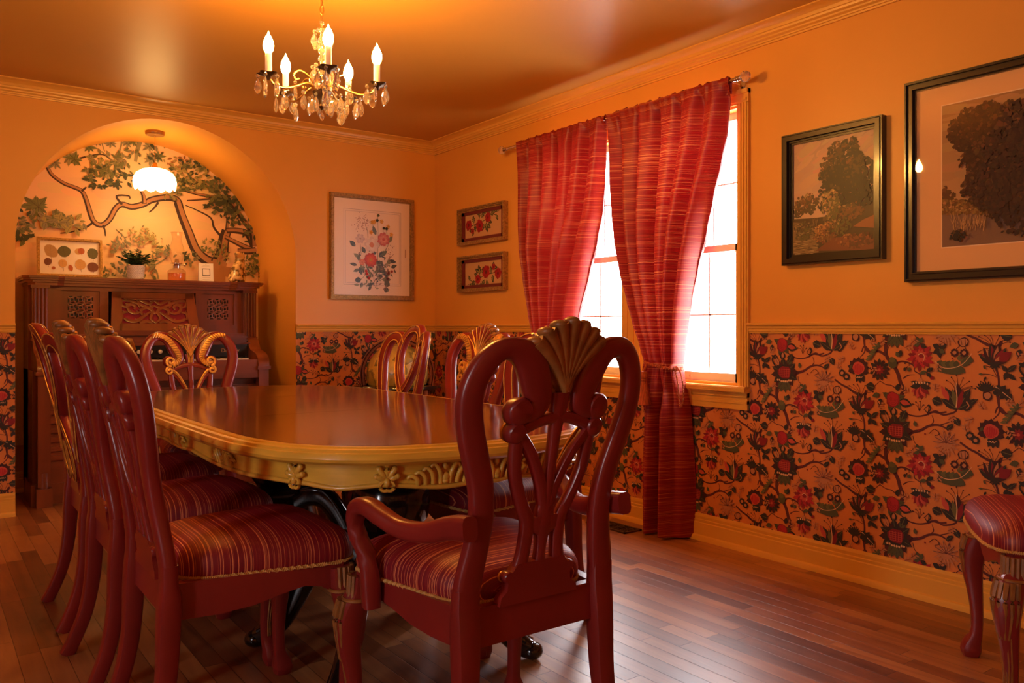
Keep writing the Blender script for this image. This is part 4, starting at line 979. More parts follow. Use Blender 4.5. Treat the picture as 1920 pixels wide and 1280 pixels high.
m.build('keyboard', M['ivory'], og, smooth=0); mk.build('black_keys', M['ebony'], og, smooth=0)
for x0 in (.575, 1.880):   # scrolled cheeks
    m = MB(); pr = [(5.86, .99), (5.78, .985), (5.75, .965), (5.73, .93), (5.70, .905), (5.64, .895), (5.585, .880), (5.545, .850), (5.530, .815), (5.530, .795), (5.86, .795)]
    m.prism(pr, x0, x0+.075, lambda a, b, t: (t, a, b)); m.box(x0-.008, 5.52, .775, x0+.083, 5.86, .797); m.box(x0+.004, 5.535, .12, x0+.071, 5.60, .775)
    m.tube([(x0+.0375, 5.565, .10), (x0+.0375, 5.565, .20)], .034, seg=12); m.box(x0-.004, 5.52, .0, x0+.079, 5.62, .11)
    m.build('cheek', WV, og, smooth=40)
m = MB(); m.box(.64, 5.64, .10, 1.89, 5.66, .79)
for i in range(9): m.box(.64, 5.622, .70-.055*i, 1.89, 5.645, .728-.055*i)
m.box(.62, 5.63, .0, 1.91, 5.66, .12); m.build('lower_front', WH, og, smooth=0)
for x0 in (1.06, 1.30):
    m = MB(); m.prism([(5.38, .075), (5.62, .20), (5.62, .215), (5.38, .09)], x0, x0+.19, lambda a, b, t: (t, a, b)); m.build('pedal', M['redmat'], og, smooth=0)
TOPZ = 1.375
# ---------------------------------------------------------------- things on the organ
def frame_obj(name, w, h, fw, depth, mat, label, cat='picture', group=None, steps=None, mats=None):
    """picture frame in local coords: x across, z up from 0, front towards -y"""
    root = empty(name, (0, 0, 0), 0, label, cat, group); steps = steps or [(0, 1, depth)]
    mb = MB()
    st = steps
    prof = [(0, 0)]+[(a*fw, -d) for a, b, d in st for a in (a, b)]+[(fw, 0)]
    crn = [(0, 0), (w, 0), (w, h), (0, h)]; sg = [(1, 1), (-1, 1), (-1, -1), (1, -1)]
    rows = [[(c[0]+s[0]*o, y, c[1]+s[1]*o) for o, y in prof] for c, s in zip(crn, sg)]
    v = [p for r in rows for p in r]; n = len(prof); fs = []
    for i in range(4):
        for k in range(n): fs.append((i*n+k, i*n+(k+1) % n, ((i+1) % 4)*n+(k+1) % n, ((i+1) % 4)*n+k))
    mb.add(v, fs); mb.build('frame', mat, root, smooth=0); return root
def place_wall(o, wall, a, z):
    if wall == 'back': o.location = (a, D-.002, z)
    else: o.location = (W-.002, a, z); o.rotation_euler = (0, 0, -PI/2)      # local x -> -y, front -> -x
fr = frame_obj('leaf_display_frame', .375, .255, .020, .018, M['goldframe'], 'small gilt frame of pressed leaves leaning on the organ top, left side', 'picture', steps=[(0, .3, .016), (.3, .75, .022), (.75, 1, .012)])
P = Painter(3); P.rect(.018, .018, .357, .237, rgb(232, 214, 192)); P.h = .0004
tanl, olv, brn, gold_, rst = rgb(176, 136, 86), rgb(98, 92, 54), rgb(120, 70, 44), rgb(206, 158, 92), rgb(178, 92, 44)
def pl(x, z, rx, rz, col, rot=0, stem=0, n=13):
    if stem: P.stroke([(x, z), (x+.004, z-stem)], .0022, .0014, brn)
    P.blob(x, z, rx, rz, col, n, rot, .05); P.stroke([(x-rx*.1, z+rz*.8), (x, z-rz*.9)], .0016, .001, [c*.7 for c in col])
    for s in (-1, 1):
        for q in (-.3, .1, .5): P.stroke([(x, z+rz*q-rz*.2), (x+s*rx*.7, z+rz*q+rz*.15)], .001, .0006, [c*.75 for c in col])
pl(.080, .168, .036, .046, tanl, .6, .09); pl(.155, .168, .038, .037, olv, 0, .045); pl(.236, .172, .022, .020, gold_); pl(.252, .176, .020, .021, rst, 0, .03); pl(.318, .162, .031, .036, olv, .1, .05)
pl(.062, .098, .022, .024, brn, 0, .036); pl(.093, .058, .011, .010, rst); pl(.146, .090, .025, .026, gold_, 0, .052); pl(.190, .062, .013, .020, rst, .3, .026); pl(.246, .086, .031, .035, gold_, .1, .05); pl(.318, .072, .034, .032, brn, -.5, .04)
P.build('pressed_leaves', lambda u, v, h: (u, -.009-h, v), M['art'], fr)
m = MB(); m.box(.004, -.008, .004, .371, .0, .251); m.build('backing', M['paper'], fr, smooth=0)
fr.location = (.618, 5.975, TOPZ+.0035); fr.rotation_euler = (math.radians(-9), 0, math.radians(-3))
# potted plant
pt = empty('potted_plant', (1.194, 5.955, TOPZ), 0, 'leafy green plant in a small white textured pot on the organ', 'plant')
m = MB(); m.lathe([(.0, .0), (.040, 0), (.048, .008), (.054, .09), (.056, .098), (.050, .098), (.047, .088), (0, .086)], seg=36, mod=lambda a, j: 1+.012*math.sin(18*a+j*2)); pot = m.build('pot', M['ceramic'], pt, smooth=30)
m = MB()
for i in range(10):
    for j in range(24): a = 2*PI*(j+.5*(i % 2))/24; r_ = .0485+.0065*i/10; m.ball((r_*math.cos(a), r_*math.sin(a), .010+.0085*i), .004, .004, .0035, 5, 4)
m.build('pot_texture', M['ceramic'], pot)
R = random.Random(7); mlf = [pmat('dark_leaf', (.035, .075, .022), .5), pmat('light_leaf', (.13, .20, .07), .5)]
mv = MB(); ms = MB()
for i in range(64):
    a = R.uniform(0, 2*PI); sp_ = R.uniform(.2, 1); L_ = R.uniform(.07, .135)
    e = (math.cos(a)*L_*1.15*sp_, math.sin(a)*L_*.8*sp_, .09+L_*(1.12-.75*sp_)); mid = (e[0]*.5, e[1]*.5, .09+(e[2]-.09)*.65)
    P_ = cr([(0, 0, .08), mid, e], 5); ms.tube(P_, .0013, seg=4)
    for k in range(3, len(P_)):
        for s in (-1, 1):
            p = Vector(P_[k]); d = Vector((math.cos(a+s*1.3), math.sin(a+s*1.3), R.uniform(-.2, .6))).normalized(); l = R.uniform(.018, .028)
            w = d.cross(Vector((0, 0, 1))).normalized()*l*.38; up = Vector((0, 0, .002))
            mv.mi = 1 if R.random() < .35 else 0
            mv.add([tuple(p), tuple(p+d*l*.5+w), tuple(p+d*l), tuple(p+d*l*.5-w), tuple(p+d*l*.5+up)], [(0, 1, 4), (1, 2, 4), (2, 3, 4), (3, 0, 4)])
ms.build('stems', mlf[0], pt); mv.build('foliage', mlf, pt)
# oil lamp
ol = empty('oil_lamp', (1.457, 5.96, TOPZ), 0, 'clear glass oil lamp with pink oil and tall chimney on the organ', 'lamp')
m = MB(); m.lathe([(0, .0), (.056, 0), (.060, .006), (.060, .062), (.056, .075), (.040, .085), (.022, .092), (.018, .098)], seg=28); m.build('font', M['lampglass'], ol)
m = MB(); m.lathe([(0, .004), (.054, .004), (.056, .010), (.056, .056), (0, .056)], seg=28); m.build('lamp_oil', M['oil'], ol)
m = MB(); m.lathe([(.022, .092), (.024, .108), (.018, .118), (.040, .122), (.040, .126), (.016, .130), (.012, .155), (0, .157)], seg=24); m.tube([(.02, 0, .115), (.05, -.01, .115)], .003, seg=6); m.ball((.052, -.01, .115), .008, .003, .008, 8, 6); m.build('burner', M['chrome'], ol)
m = MB(); m.lathe([(.034, .126), (.036, .14), (.046, .17), (.050, .20), (.046, .235), (.034, .27), (.030, .295), (.036, .33), (.040, .338)], seg=32); m.build('chimney', M['lampglass'], ol)
# card
cd = MB(); cd.box(-.048, 0, 0, .048, .002, .132); cd.add([(-.048, .002, .132), (.048, .002, .132), (.048, .055, 0), (-.048, .055, 0)], [(0, 1, 2, 3)])
co = cd.build('tent_card', M['paper'], None, smooth=0, label='small white printed tent card with a black square outline, on the organ', cat='card'); co.location = (1.640, 5.90, TOPZ+.001); co.rotation_euler = (math.radians(-10), 0, math.radians(-6))
P = Painter(2); ink = rgb(40, 28, 24)
for x0, y0, x1, y1 in ((-.026, .042, .026, .046), (-.026, .090, .026, .094), (-.026, .042, -.022, .094), (.022, .042, .026, .094)): P.rect(x0, y0, x1, y1, ink)
P.rect(-.002, .122, .002, .126, ink)
for z_, w_ in ((.114, .022), (.106, .030), (.030, .026), (.014, .024)): P.rect(-w_, z_, w_, z_+.0022, rgb(170, 150, 140))
P.build('print', lambda u, v, h: (u, -.0006-h, v), M['art'], co)
# spotted dog figurine
dg = empty('dog_figurine', (1.868, 5.93, TOPZ), math.radians(35), 'sitting spotted brown and cream ceramic dog figurine at the right end of the organ', 'figurine')
mt, nt, N_, L_n, b_ = newmat('spotted_glaze'); tc_ = N_.new('ShaderNodeTexCoord'); vo = N_.new('ShaderNodeTexNoise'); vo.inputs['Scale'].default_value = 26; vo.inputs['Detail'].default_value = 1.5
L_n.new(tc_.outputs['Object'], vo.inputs[0]); rp = N_.new('ShaderNodeValToRGB'); L_n.new(vo.outputs[0], rp.inputs[0]); rp.color_ramp.elements[0].position = .44; rp.color_ramp.elements[0].color = (.16, .08, .02, 1); rp.color_ramp.elements[1].position = .53; rp.color_ramp.elements[1].color = (.70, .44, .18, 1)
L_n.new(rp.outputs[0], b_.inputs['Base Color']); b_.inputs['Roughness'].default_value = .25
def skin(name, chains, mat, parent, sub=2):
    me = bpy.data.meshes.new(name); vs = []; es = []; rd = []; idx = {}
    for ch in chains:
        prev = None
        for p in ch:
            key = tuple(round(q, 4) for q in p[:3])
            if key not in idx: idx[key] = len(vs); vs.append(p[:3]); rd.append(p[3])
            i = idx[key]
            if prev is not None and prev != i: es.append((prev, i))
            prev = i
    me.from_pydata(vs, es, []); me.materials.append(mat); o = bpy.data.objects.new(name, me); C.objects.link(o)
    md = o.modifiers.new('s', 'SKIN'); lay = me.skin_vertices[0].data
    for i, r in enumerate(rd): lay[i].radius = (r*1.3, r*1.3)
    lay[0].use_root = True; md.use_smooth_shade = True
    sb_ = o.modifiers.new('sub', 'SUBSURF'); sb_.levels = sub; sb_.render_levels = sub
    dg_ = bpy.context.evaluated_depsgraph_get(); me2 = bpy.data.meshes.new_from_object(o.evaluated_get(dg_)); bpy.data.objects.remove(o)
    me2.name = name; o = bpy.data.objects.new(name, me2); C.objects.link(o); o.parent = parent
    for p in me2.polygons: p.use_smooth = True
    return o
skin('body', [[(-.035, 0, .045, .040), (-.010, 0, .085, .034), (.012, 0, .125, .032), (.020, 0, .165, .024), (.018, 0, .200, .028), (-.012, -.004, .206, .018), (-.035, -.008, .202, .011)],
              [(.012, 0, .125, .032), (.030, -.022, .07, .014), (.030, -.026, .02, .010), (.018, -.032, .008, .009)],
              [(.012, 0, .125, .032), (.040, .020, .07, .014), (.042, .022, .02, .010), (.030, .026, .008, .009)],
              [(-.035, 0, .045, .040), (-.030, -.036, .030, .020), (-.005, -.044, .010, .012), (.012, -.046, .008, .009)],
              [(-.035, 0, .045, .040), (-.030, .036, .030, .020), (-.005, .044, .010, .012)],
              [(-.035, 0, .045, .040), (-.075, 0, .016, .010), (-.088, -.012, .012, .007)]], mt, dg)
m = MB()
for s in (-1, 1): m.ball((.030, s*.024, .196), .011, .007, .026, 8, 6)
m.build('ears', mt, dg); m = MB(); m.ball((-.044, -.009, .205), .005, .005, .004, 8, 6); [m.ball((-.006, s*.018-.004, .216), .0035, .003, .0035, 6, 5) for s in (-1, 1)]; m.build('nose_and_eyes', M['ebony'], dg)
# ================================================================ PENDANT
pn = empty('pendant_lamp', (1.272, 5.762, 0), 0, 'lit white scalloped milk glass pendant lamp on a thin cord inside the arch', 'lamp')
m = MB(); m.lathe([(0, 2.352), (.056, 2.352), (.060, 2.345), (.060, 2.325), (.056, 2.318), (.006, 2.316), (0, 2.316)], seg=32); m.build('canopy', M['agedbrass'], pn)
m = MB(); m.tube([(0, 0, 2.318), (0, 0, 2.13)], .0022, seg=6); m.build('lamp_cord', M['brass'], pn)
m = MB(); m.lathe([(0, 2.140), (.012, 2.138), (.014, 2.120), (.020, 2.112), (.021, 2.098), (.0, 2.096)], seg=20); m.build('fitter', M['brass'], pn)
m = MB(); sc_ = lambda a, j: 1+(.02+.006*j)*abs(math.cos(6*a))-.02
pr_ = [(.020, 2.104), (.045, 2.101), (.085, 2.090), (.120, 2.068), (.136, 2.040), (.141, 2.012), (.136, 1.992), (.130, 1.985)]
seg = 96; v = []
for k in range(seg):
    a = 2*PI*k/seg
    for j, (r, z) in enumerate(pr_):
        q = 1+.045*abs(math.cos(6*a))*(j/7); zz = z-(.016*abs(math.cos(6*a)) if j >= 6 else 0)-(.006 if j == 7 else 0); v.append((.93*r*q*math.cos(a), .93*r*q*math.sin(a), zz))
n = len(pr_); m.add(v, [(k*n+j, ((k+1) % seg)*n+j, ((k+1) % seg)*n+j+1, k*n+j+1) for k in range(seg) for j in range(n-1)]); m.build('milk_glass_shade', M['milk'], pn, smooth=60)
m = MB(); m.ball((0, 0, 2.015), .030, .030, .034, 12, 8); m.build('bulb', M['milk'], pn)
# ================================================================ CHANDELIER
ch = empty('chandelier', (1.232, 2.92, 0), 0, 'lit five-arm brass chandelier hung with crystal drops above the table', 'chandelier')
m = MB(); m.lathe([(0, 2.44), (.055, 2.44), (.058, 2.43), (.040, 2.412), (.012, 2.404), (0, 2.402)], seg=24); m.build('canopy', M['brass'], ch)
m = MB(); zc = 2.405; i = 0
while zc > 2.20:
    L_ = [(.0075*math.cos(a) if i % 2 else 0, 0 if i % 2 else .0075*math.cos(a), zc-.016+.018*math.sin(a)) for a in [2*PI*k/12 for k in range(12)]]
    m.tube(L_, .0022, seg=6, closed=True, up=(.3, .3, .9)); zc -= .029; i += 1
m.build('chain', M['brass'], ch)
m = MB(); m.lathe([(0, 2.205), (.008, 2.20), (.010, 2.19), (.004, 2.185), (.004, 2.175), (.020, 2.170), (.024, 2.163), (.008, 2.158), (.008, 2.145), (.016, 2.13), (.020, 2.11), (.013, 2.085), (.006, 2.075), (.012, 2.066), (.015, 2.055), (.007, 2.048), (.007, 2.035), (.016, 2.028), (.022, 2.018), (.010, 2.008), (.010, 1.985), (.018, 1.975), (.022, 1.965), (.0, 1.96)], seg=24); m.build('glass_column', M['crystal'], ch, smooth=60)
m = MB(); m.lathe([(0, 1.972), (.020, 1.970), (.030, 1.960), (.040, 1.950), (.036, 1.938), (.020, 1.932), (0, 1.932)], seg=24); m.build('hub', M['brass'], ch)
m = MB(); m.lathe([(0, 1.937), (.036, 1.935), (.030, 1.922), (.016, 1.910), (.010, 1.892), (.013, 1.882), (.006, 1.872), (0, 1.866)], seg=20); m.build('finial', M['bronze'], ch)
drop = MB(); drop.lathe([(0, -.052), (.006, -.048), (.0115, -.038), (.0120, -.031), (.009, -.020), (.004, -.010), (.0, -.006)], seg=8); drop.v = [(x, y*.5, z) for x, y, z in drop.v]
drop.ball((0, 0, -.001), .0055, .0055, .0055, 8, 6)
dm = drop.build('crystal_drop', M['crystal'], ch, smooth=15); dm_used = False
def hang(x, y, z, sc, rz, par=ch):
    global dm_used
    o = dm if not dm_used else dm.copy()
    if dm_used: C.objects.link(o)
    dm_used = True; o.parent = par; o.location = (x, y, z); o.scale = (sc*1.25, sc*1.25, sc*1.25); o.rotation_euler = (0, 0, rz)
yaw = math.radians(35.845); RC = .205; Rg = random.Random(4)
for k in range(5):
    th = math.radians(-71+72*k)          # angle in camera right/forward axes
    rr, dd = math.cos(th), math.sin(th); ax, ay = rr*math.cos(yaw)+dd*math.sin(yaw), -rr*math.sin(yaw)+dd*math.cos(yaw)
    m = MB(); P_ = cr([(.028, 1.950), (.06, 1.958), (.10, 1.940), (.145, 1.925), (.185, 1.932), (.204, 1.952)], 5); m.tube([(ax*p[0], ay*p[0], p[1]) for p in P_], [.0055]*len(P_), seg=8)
    P_ = cr([(.03, 1.958), (.05, 1.985), (.085, 2.000), (.108, 1.985), (.104, 1.965), (.090, 1.970)], 5); m.tube([(ax*p[0], ay*p[0], p[1]) for p in P_], [.0038]*len(P_), seg=6)
    arm = m.build('arm', M['brass'], ch, smooth=60)
    cx, cy = ax*RC, ay*RC
    m = MB(); m.lathe([(0, 1.944), (.008, 1.945), (.012, 1.956), (.036, 1.964), (.038, 1.967), (.012, 1.965), (0, 1.965)], (cx, cy, 0), 30, mod=lambda a, j: 1+.16*math.cos(5*a)*(j in (3, 4))); m.build('drip_pan', M['bronze'], arm, smooth=60)
    m = MB(); m.lathe([(0, 1.962), (.0118, 1.962), (.0118, 2.038), (.008, 2.041), (0, 2.041)], (cx, cy, 0), 16); m.build('candle_sleeve', M['sleeve'], arm)
    m = MB(); m.lathe([(0, 2.040), (.010, 2.041), (.0165, 2.052), (.0192, 2.066), (.0172, 2.082), (.0095, 2.100), (.004, 2.108), (.0012, 2.118), (0, 2.120)], (cx, cy, 0), 12); m.build('bulb', M['bulb'], arm)
    for j in range(5):
        a = th+2*PI*j/5+.3; hang(cx+.036*math.cos(a), cy+.036*math.sin(a), 1.956, 1.0+.1*Rg.random(), Rg.uniform(0, 3))
    for q, zz in ((.104, 1.955), (.07, 1.925), (.145, 1.912)): hang(ax*q, ay*q, zz, 1.05, Rg.uniform(0, 3))
for k in range(6):
    a = 2*PI*k/6; hang(.030*math.cos(a), .030*math.sin(a), 2.158, .95, a); hang(.034*math.cos(a+.5), .034*math.sin(a+.5), 2.030, 1.15, a); hang(.034*math.cos(a+.5), .034*math.sin(a+.5), 1.920, 1.0, a+.4)
hang(0, 0, 1.868, .6, 0)
# ================================================================ GLOBE
gb = empty('globe_on_stand', (2.625, 4.95, 0), -.49, 'antique style ochre globe with dark meridian band in the far corner behind the chairs', 'globe')
mg, ntg, Ng, Lg, bgm = newmat('antique_map'); tcg = Ng.new('ShaderNodeTexCoord'); no = Ng.new('ShaderNodeTexNoise'); no.inputs['Scale'].default_value = 7; no.inputs['Detail'].default_value = 5; Lg.new(tcg.outputs['Object'], no.inputs[0])
rg = Ng.new('ShaderNodeValToRGB'); Lg.new(no.outputs[0], rg.inputs[0]); e = rg.color_ramp.elements; e[0].position = .44; e[0].color = (.42, .24, .035, 1); e[1].position = .52; e[1].color = (.66, .38, .06, 1); q = e.new(.485); q.color = (.16, .10, .02, 1); q = e.new(.60); q.color = (.50, .28, .06, 1)
Lg.new(rg.outputs[0], bgm.inputs['Base Color']); bgm.inputs['Roughness'].default_value = .28
m = MB(); m.ball((0, 0, .745), .205, seg=40, rings=24); m.build('globe_ball', mg, gb, smooth=80)
m = MB(); m.tube([(.228*math.cos(a), 0, .745+.228*math.sin(a)) for a in [2*PI*k/60 for k in range(60)]], [(.012, .018)]*60, seg=8, closed=True, up=(0, 1, 0), sq=.6)
m.tube([(.244*math.cos(a), 0, .745+.244*math.sin(a)) for a in [2*PI*k/60 for k in range(60)]], [(.005, .030)]*60, seg=8, closed=True, up=(0, 1, 0), sq=.6); m.build('meridian_band', WV, gb, smooth=40)
m = MB(); m.lathe([(.226, .675), (.285, .675), (.290, .668), (.290, .655), (.280, .648), (.226, .648), (.226, .675)], seg=48); m.build('horizon_ring', M['black'], gb, smooth=40)
for k in range(4):
    a = PI/4+k*PI/2; m = MB(); m.lathe([(0, .65), (.018, .65), (.018, .60), (.012, .58), (.020, .55), (.012, .50), (.014, .30), (.022, .26), (.012, .22), (.016, .12), (.010, .0), (0, 0)], (.255*math.cos(a), .255*math.sin(a), 0), 14); m.build('leg', WV, gb)
m = MB()
for k in range(4): a = PI/4+k*PI/2; m.tube([(0, 0, .15), (.255*math.cos(a), .255*math.sin(a), .15)], .012, seg=8)
m.lathe([(0, .50), (.03, .50), (.03, .48), (.014, .45), (.018, .30), (.03, .2), (.05, .17), (.05, .13), (0, .13)], seg=18); m.build('stretcher', WV, gb)
# ================================================================ FLOOR REGISTER
fv = empty('floor_register', (3.0, 3.235, 0), 0, 'dark bronze pierced floor vent on the boards by the curtain', 'vent')
m = MB(); m.box(-.062, -.15, 0, .062, -.138, .008); m.box(-.062, .138, 0, .062, .15, .008); m.box(-.062, -.15, 0, -.048, .15, .008); m.box(.048, -.15, 0, .062, .15, .008); m.build('rim', M['bronze'], fv, smooth=0)
m = MB(); m.box(-.048, -.138, .0005, .048, .138, .0015); m.build('dark_opening', M['ebony'], fv, smooth=0)
m = MB()
for k in range(4): m.tube([(-.048, -.138+.0345+.069*k, .005), (.048, -.138+.0345+.069*k, .005)], .003, seg=4)
for k in range(3): m.tube([(-.024+.024*k, -.138, .005), (-.024+.024*k, .138, .005)], .0026, seg=4)
for i in range(4):
    for j in range(2): m.tube([(-.022+.044*j+.015*math.cos(a), -.1035+.069*i+.022*math.sin(a), .005) for a in [2*PI*k/10 for k in range(10)]], .0026, seg=4, closed=True)
m.build('grille', M['bronze'], fv, smooth=0)
# ================================================================ CURTAINS
XR = W-.095
rod = empty('curtain_rod', (XR, 0, 2.208), 0, 'nickel curtain rod with faceted glass ball ends above the window', 'curtain rod')
m = MB(); m.tube([(0, 2.50, 0), (0, 4.33, 0)], .0095, seg=14, up=(0, 0, 1)); m.build('rod', M['chrome'], rod)
for y, s in ((2.495, -1), (4.335, 1)):
    m = MB()
    for k in range(3): m.lathe([(0, s*(-.002+.012*k)), (.013, s*(-.002+.012*k)), (.014, s*(.003+.012*k)), (.010, s*(.007+.012*k)), (0, s*(.008+.012*k))], (0, y, 0), 16, axis='y')
    fi = m.build('collar', M['chrome'], rod); m = MB(); m.ball((0, y+s*.052, 0), .026, .026, .026, 10, 7); m.build('glass_finial', M['crystal'], fi, smooth=10)
    m = MB(); m.tube([(0, y-s*.03, 0), (.05, y-s*.03, -.004), (.094, y-s*.03, -.02)], .006, seg=8); m.box(.088, y-s*.03-.012, -.05, .096, y-s*.03+.012, .02); m.build('bracket', M['chrome'], rod)
def panel(label, edges, ztie, n_top, seed, hem):
    R = random.Random(seed); root = empty('curtain', (XR, 0, 0), 0, label, 'curtain', 'striped red curtains at the window')
    ph = [R.uniform(0, 6.28) for _ in range(6)]
    def edge(z):
        for i in range(len(edges)-1):
            (z0, a0, b0), (z1, a1, b1) = edges[i], edges[i+1]
            if z1 <= z <= z0:
                t = (z0-z)/(z0-z1); t2 = t*t*(3-2*t); t = .6*t+.4*t2
                return a0+(a1-a0)*t, b0+(b1-b0)*t
        return edges[-1][1:] if z < edges[-1][0] else edges[0][1:]
    def shape(s, z):
        a, b = edge(z); w = abs(b-a)
        up = max(0, min(1, (z-ztie)/(2.2-ztie))); dn = max(0, min(1, (ztie-z)/ztie))
        amp = .034+.044*(1-abs(2*up-1))+.030*(1-up) if z > ztie else .060+.034*dn
        n1 = n_top if z > ztie else n_top
        f1 = math.sin(2*PI*n_top*.62*s+ph[0]+.5*math.sin(2*z+ph[1])); f2 = math.sin(2*PI*n_top*1.3*s+ph[2]+1.2*(z-1)); f3 = math.sin(2*PI*2.2*s+ph[3])
        pin = max(0, (z-2.02)/.2)
        if z >= ztie: off = amp*(.62*f1+.28*f2*(.4+pin*.8)+.18*f3)
        else: k = min(1, (ztie-z)/.25); off = amp*((1-k)*(.62*f1+.3*f2)+k*(.9*f3+.25*f1))
        return (-off-.006, a+(b-a)*s+.010*math.sin(2*PI*n_top*.62*s+ph[0]+1.4)*(1-dn), z)
    NS = 150; rows = []
    zs = [2.150, 2.185, 2.215]
    for z in zs: rows.append([(.012+.004*math.sin(40*s/NS*3), shape(s/NS, 2.2)[1], z) for s in range(NS+1)])
    rows.append([(.0+.004*math.sin(s*.5+ph[4]), shape(s/NS, 2.2)[1], 2.229+.005*math.sin(s*.42+ph[4])+.004*math.sin(s*1.05)) for s in range(NS+1)])
    zz = 2.222; zl = []
    while zz > hem: zl.append(zz); zz -= .014
    zl.append(hem)
    for z in zl:
        r = []
        for s in range(NS+1):
            x, y, z_ = shape(s/NS, z); 
            if z > 2.13: k = (z-2.13)/.1; x = min(x*(1-k*.7)-.016*k-.005*math.sin(s*.9+ph[5])*k, -.0135 if z > 2.19 else 9)
            if z < hem+.05: z_ += .006*math.sin(s/NS*9+ph[2])
            r.append((x, y, z_))
        rows.append(r)
    m = MB(); m.grid(rows); m.build('cloth', M['curtain'], root, smooth=80)
    return root, shape, edge
e1 = [(2.235, 3.362, 2.527), (2.152, 3.350, 2.530), (1.99, 3.330, 2.556), (1.85, 3.318, 2.602), (1.68, 3.292, 2.662), (1.53, 3.262, 2.712), (1.35, 3.222, 2.768), (1.20, 3.172, 2.806), (1.09, 3.135, 2.826), (.956, 3.080, 2.846), (.865, 3.048, 2.853), (.80, 3.068, 2.850), (.67, 3.105, 2.828), (.30, 3.116, 2.815), (.012, 3.110, 2.808)]
c1, sh1, ed1 = panel('right-hand red striped curtain drawn in with a tasselled cord', e1, .865, 9, 3, .014)
e2 = [(2.235, 4.190, 3.386), (2.01, 4.166, 3.412), (1.895, 4.155, 3.430), (1.72, 4.142, 3.462), (1.55, 4.120, 3.520), (1.37, 4.088, 3.580), (1.13, 4.040, 3.660), (.96, 3.990, 3.735), (.865, 3.965, 3.770), (.80, 3.985, 3.765), (.67, 4.015, 3.735), (.30, 4.03, 3.72), (.012, 4.03, 3.72)]
c2, sh2, ed2 = panel('left-hand red striped curtain, behind the crest of the near armchair', e2, .865, 9, 8, .014)
def tieback(root, a, b, label):
    o = empty('curtain_tieback', (XR, 0, 0), 0, label, 'tieback', 'tasselled curtain tiebacks')
    yc = (a+b)/2; ry = abs(a-b)/2+.012; pts = [(.060*math.cos(t)-.008, yc+ry*math.sin(t), .865+.016*math.sin(t*1.0)) for t in [2*PI*k/70 for k in range(70)]]
    m = MB(); rope(m, pts, .0085, twist=38); m.build('rope', M['tassel'], o)
    m = MB(); lp = cr([(-.02, b-.0, .862), (-.03, b-.035, .84), (-.03, b-.056, .77), (-.03, b-.054, .70), (-.03, b-.040, .665), (-.03, b-.030, .70), (-.03, b-.02, .78), (-.03, b-.004, .84)], 8); rope(m, lp, .0055, closed=False, twist=45); m.build('rope_loop', M['tassel'], o)
    ty = a-.030; m = MB(); m.tube([(-.066, ty-.01, .868), (-.078, ty, .83)], .006, seg=6)
    m.lathe([(0, .835), (.018, .832), (.026, .820), (.027, .806), (.021, .795), (.024, .788), (.020, .780)], (-.078, ty, 0), 20); m.ball((-.078, ty, .812), .026, .026, .022)
    hd = m.build('tassel_head', M['tassel'], o); m = MB(); m.lathe([(.020, .785), (.026, .76), (.034, .71), (.040, .665), (.036, .662), (0, .668)], (-.078, ty, 0), 48, mod=lambda a_, j: 1+.05*math.sin(24*a_)); m.build('tassel_fringe', M['tassel'], hd, smooth=60)
tieback(c1, 3.050, 2.850, 'braided red and gold cord with tassel round the right-hand curtain')
tieback(c2, 3.966, 3.770, 'braided red and gold cord with tassel round the left-hand curtain')
# ================================================================ PICTURES
ft = frame_obj('botanical_print', .662, .745, .034, .03, M['goldframe'], 'framed print of a mixed flower bouquet on the wall right of the arch', steps=[(0, .15, .020), (.15, .75, .030), (.75, 1, .016)]); place_wall(ft, 'back', 2.328, 1.256)
m = MB(); m.box(.030, -.010, .030, .632, -.002, .715); m.build('mount', M['paper'], ft, smooth=0)
P = Painter(9, step=2e-5); P.rect(.034, .034, .628, .711, rgb(246, 214, 184)); 
for o, c_ in ((.104, rgb(188, 158, 142)), (.112, rgb(238, 212, 196)), (.118, rgb(206, 176, 160))):
    for a in ((o, o, .662-o, o+.003), (o, .745-o-.003, .662-o, .745-o), (o, o, o+.003, .745-o), (.662-o-.003, o, .662-o, .745-o)): P.rect(*a, c_)
def cb(x, y): return (.11+(x-40)/990*.44, .70-(y-20)/1260*.70)       # pixels of the enlarged crop -> picture
gn, gd, gl = rgb(86, 88, 54), rgb(52, 52, 36), rgb(128, 120, 78); stem = rgb(120, 96, 62); K = .44/990
for pts in ([(610, 1140), (615, 900), (625, 700), (630, 400), (625, 200)], [(560, 1100), (540, 900), (480, 760)], [(520, 1130), (480, 1000), (400, 900), (340, 790)], [(580, 1120), (640, 950), (760, 820), (860, 700)], [(450, 480), (440, 400), (400, 300), (370, 240)], [(640, 600), (700, 500)], [(770, 620), (830, 520), (850, 430)], [(720, 420), (720, 350)], [(790, 420), (780, 350), (800, 320)], [(330, 700), (320, 600), (310, 540)], [(300, 1040), (380, 980), (450, 900)], [(600, 1000), (540, 1060), (490, 1080)], [(640, 1000), (720, 1010)], [(700, 940), (800, 960)]): P.stroke([cb(*p) for p in pts], 9*K, 5*K, stem)
Rr = random.Random(5)
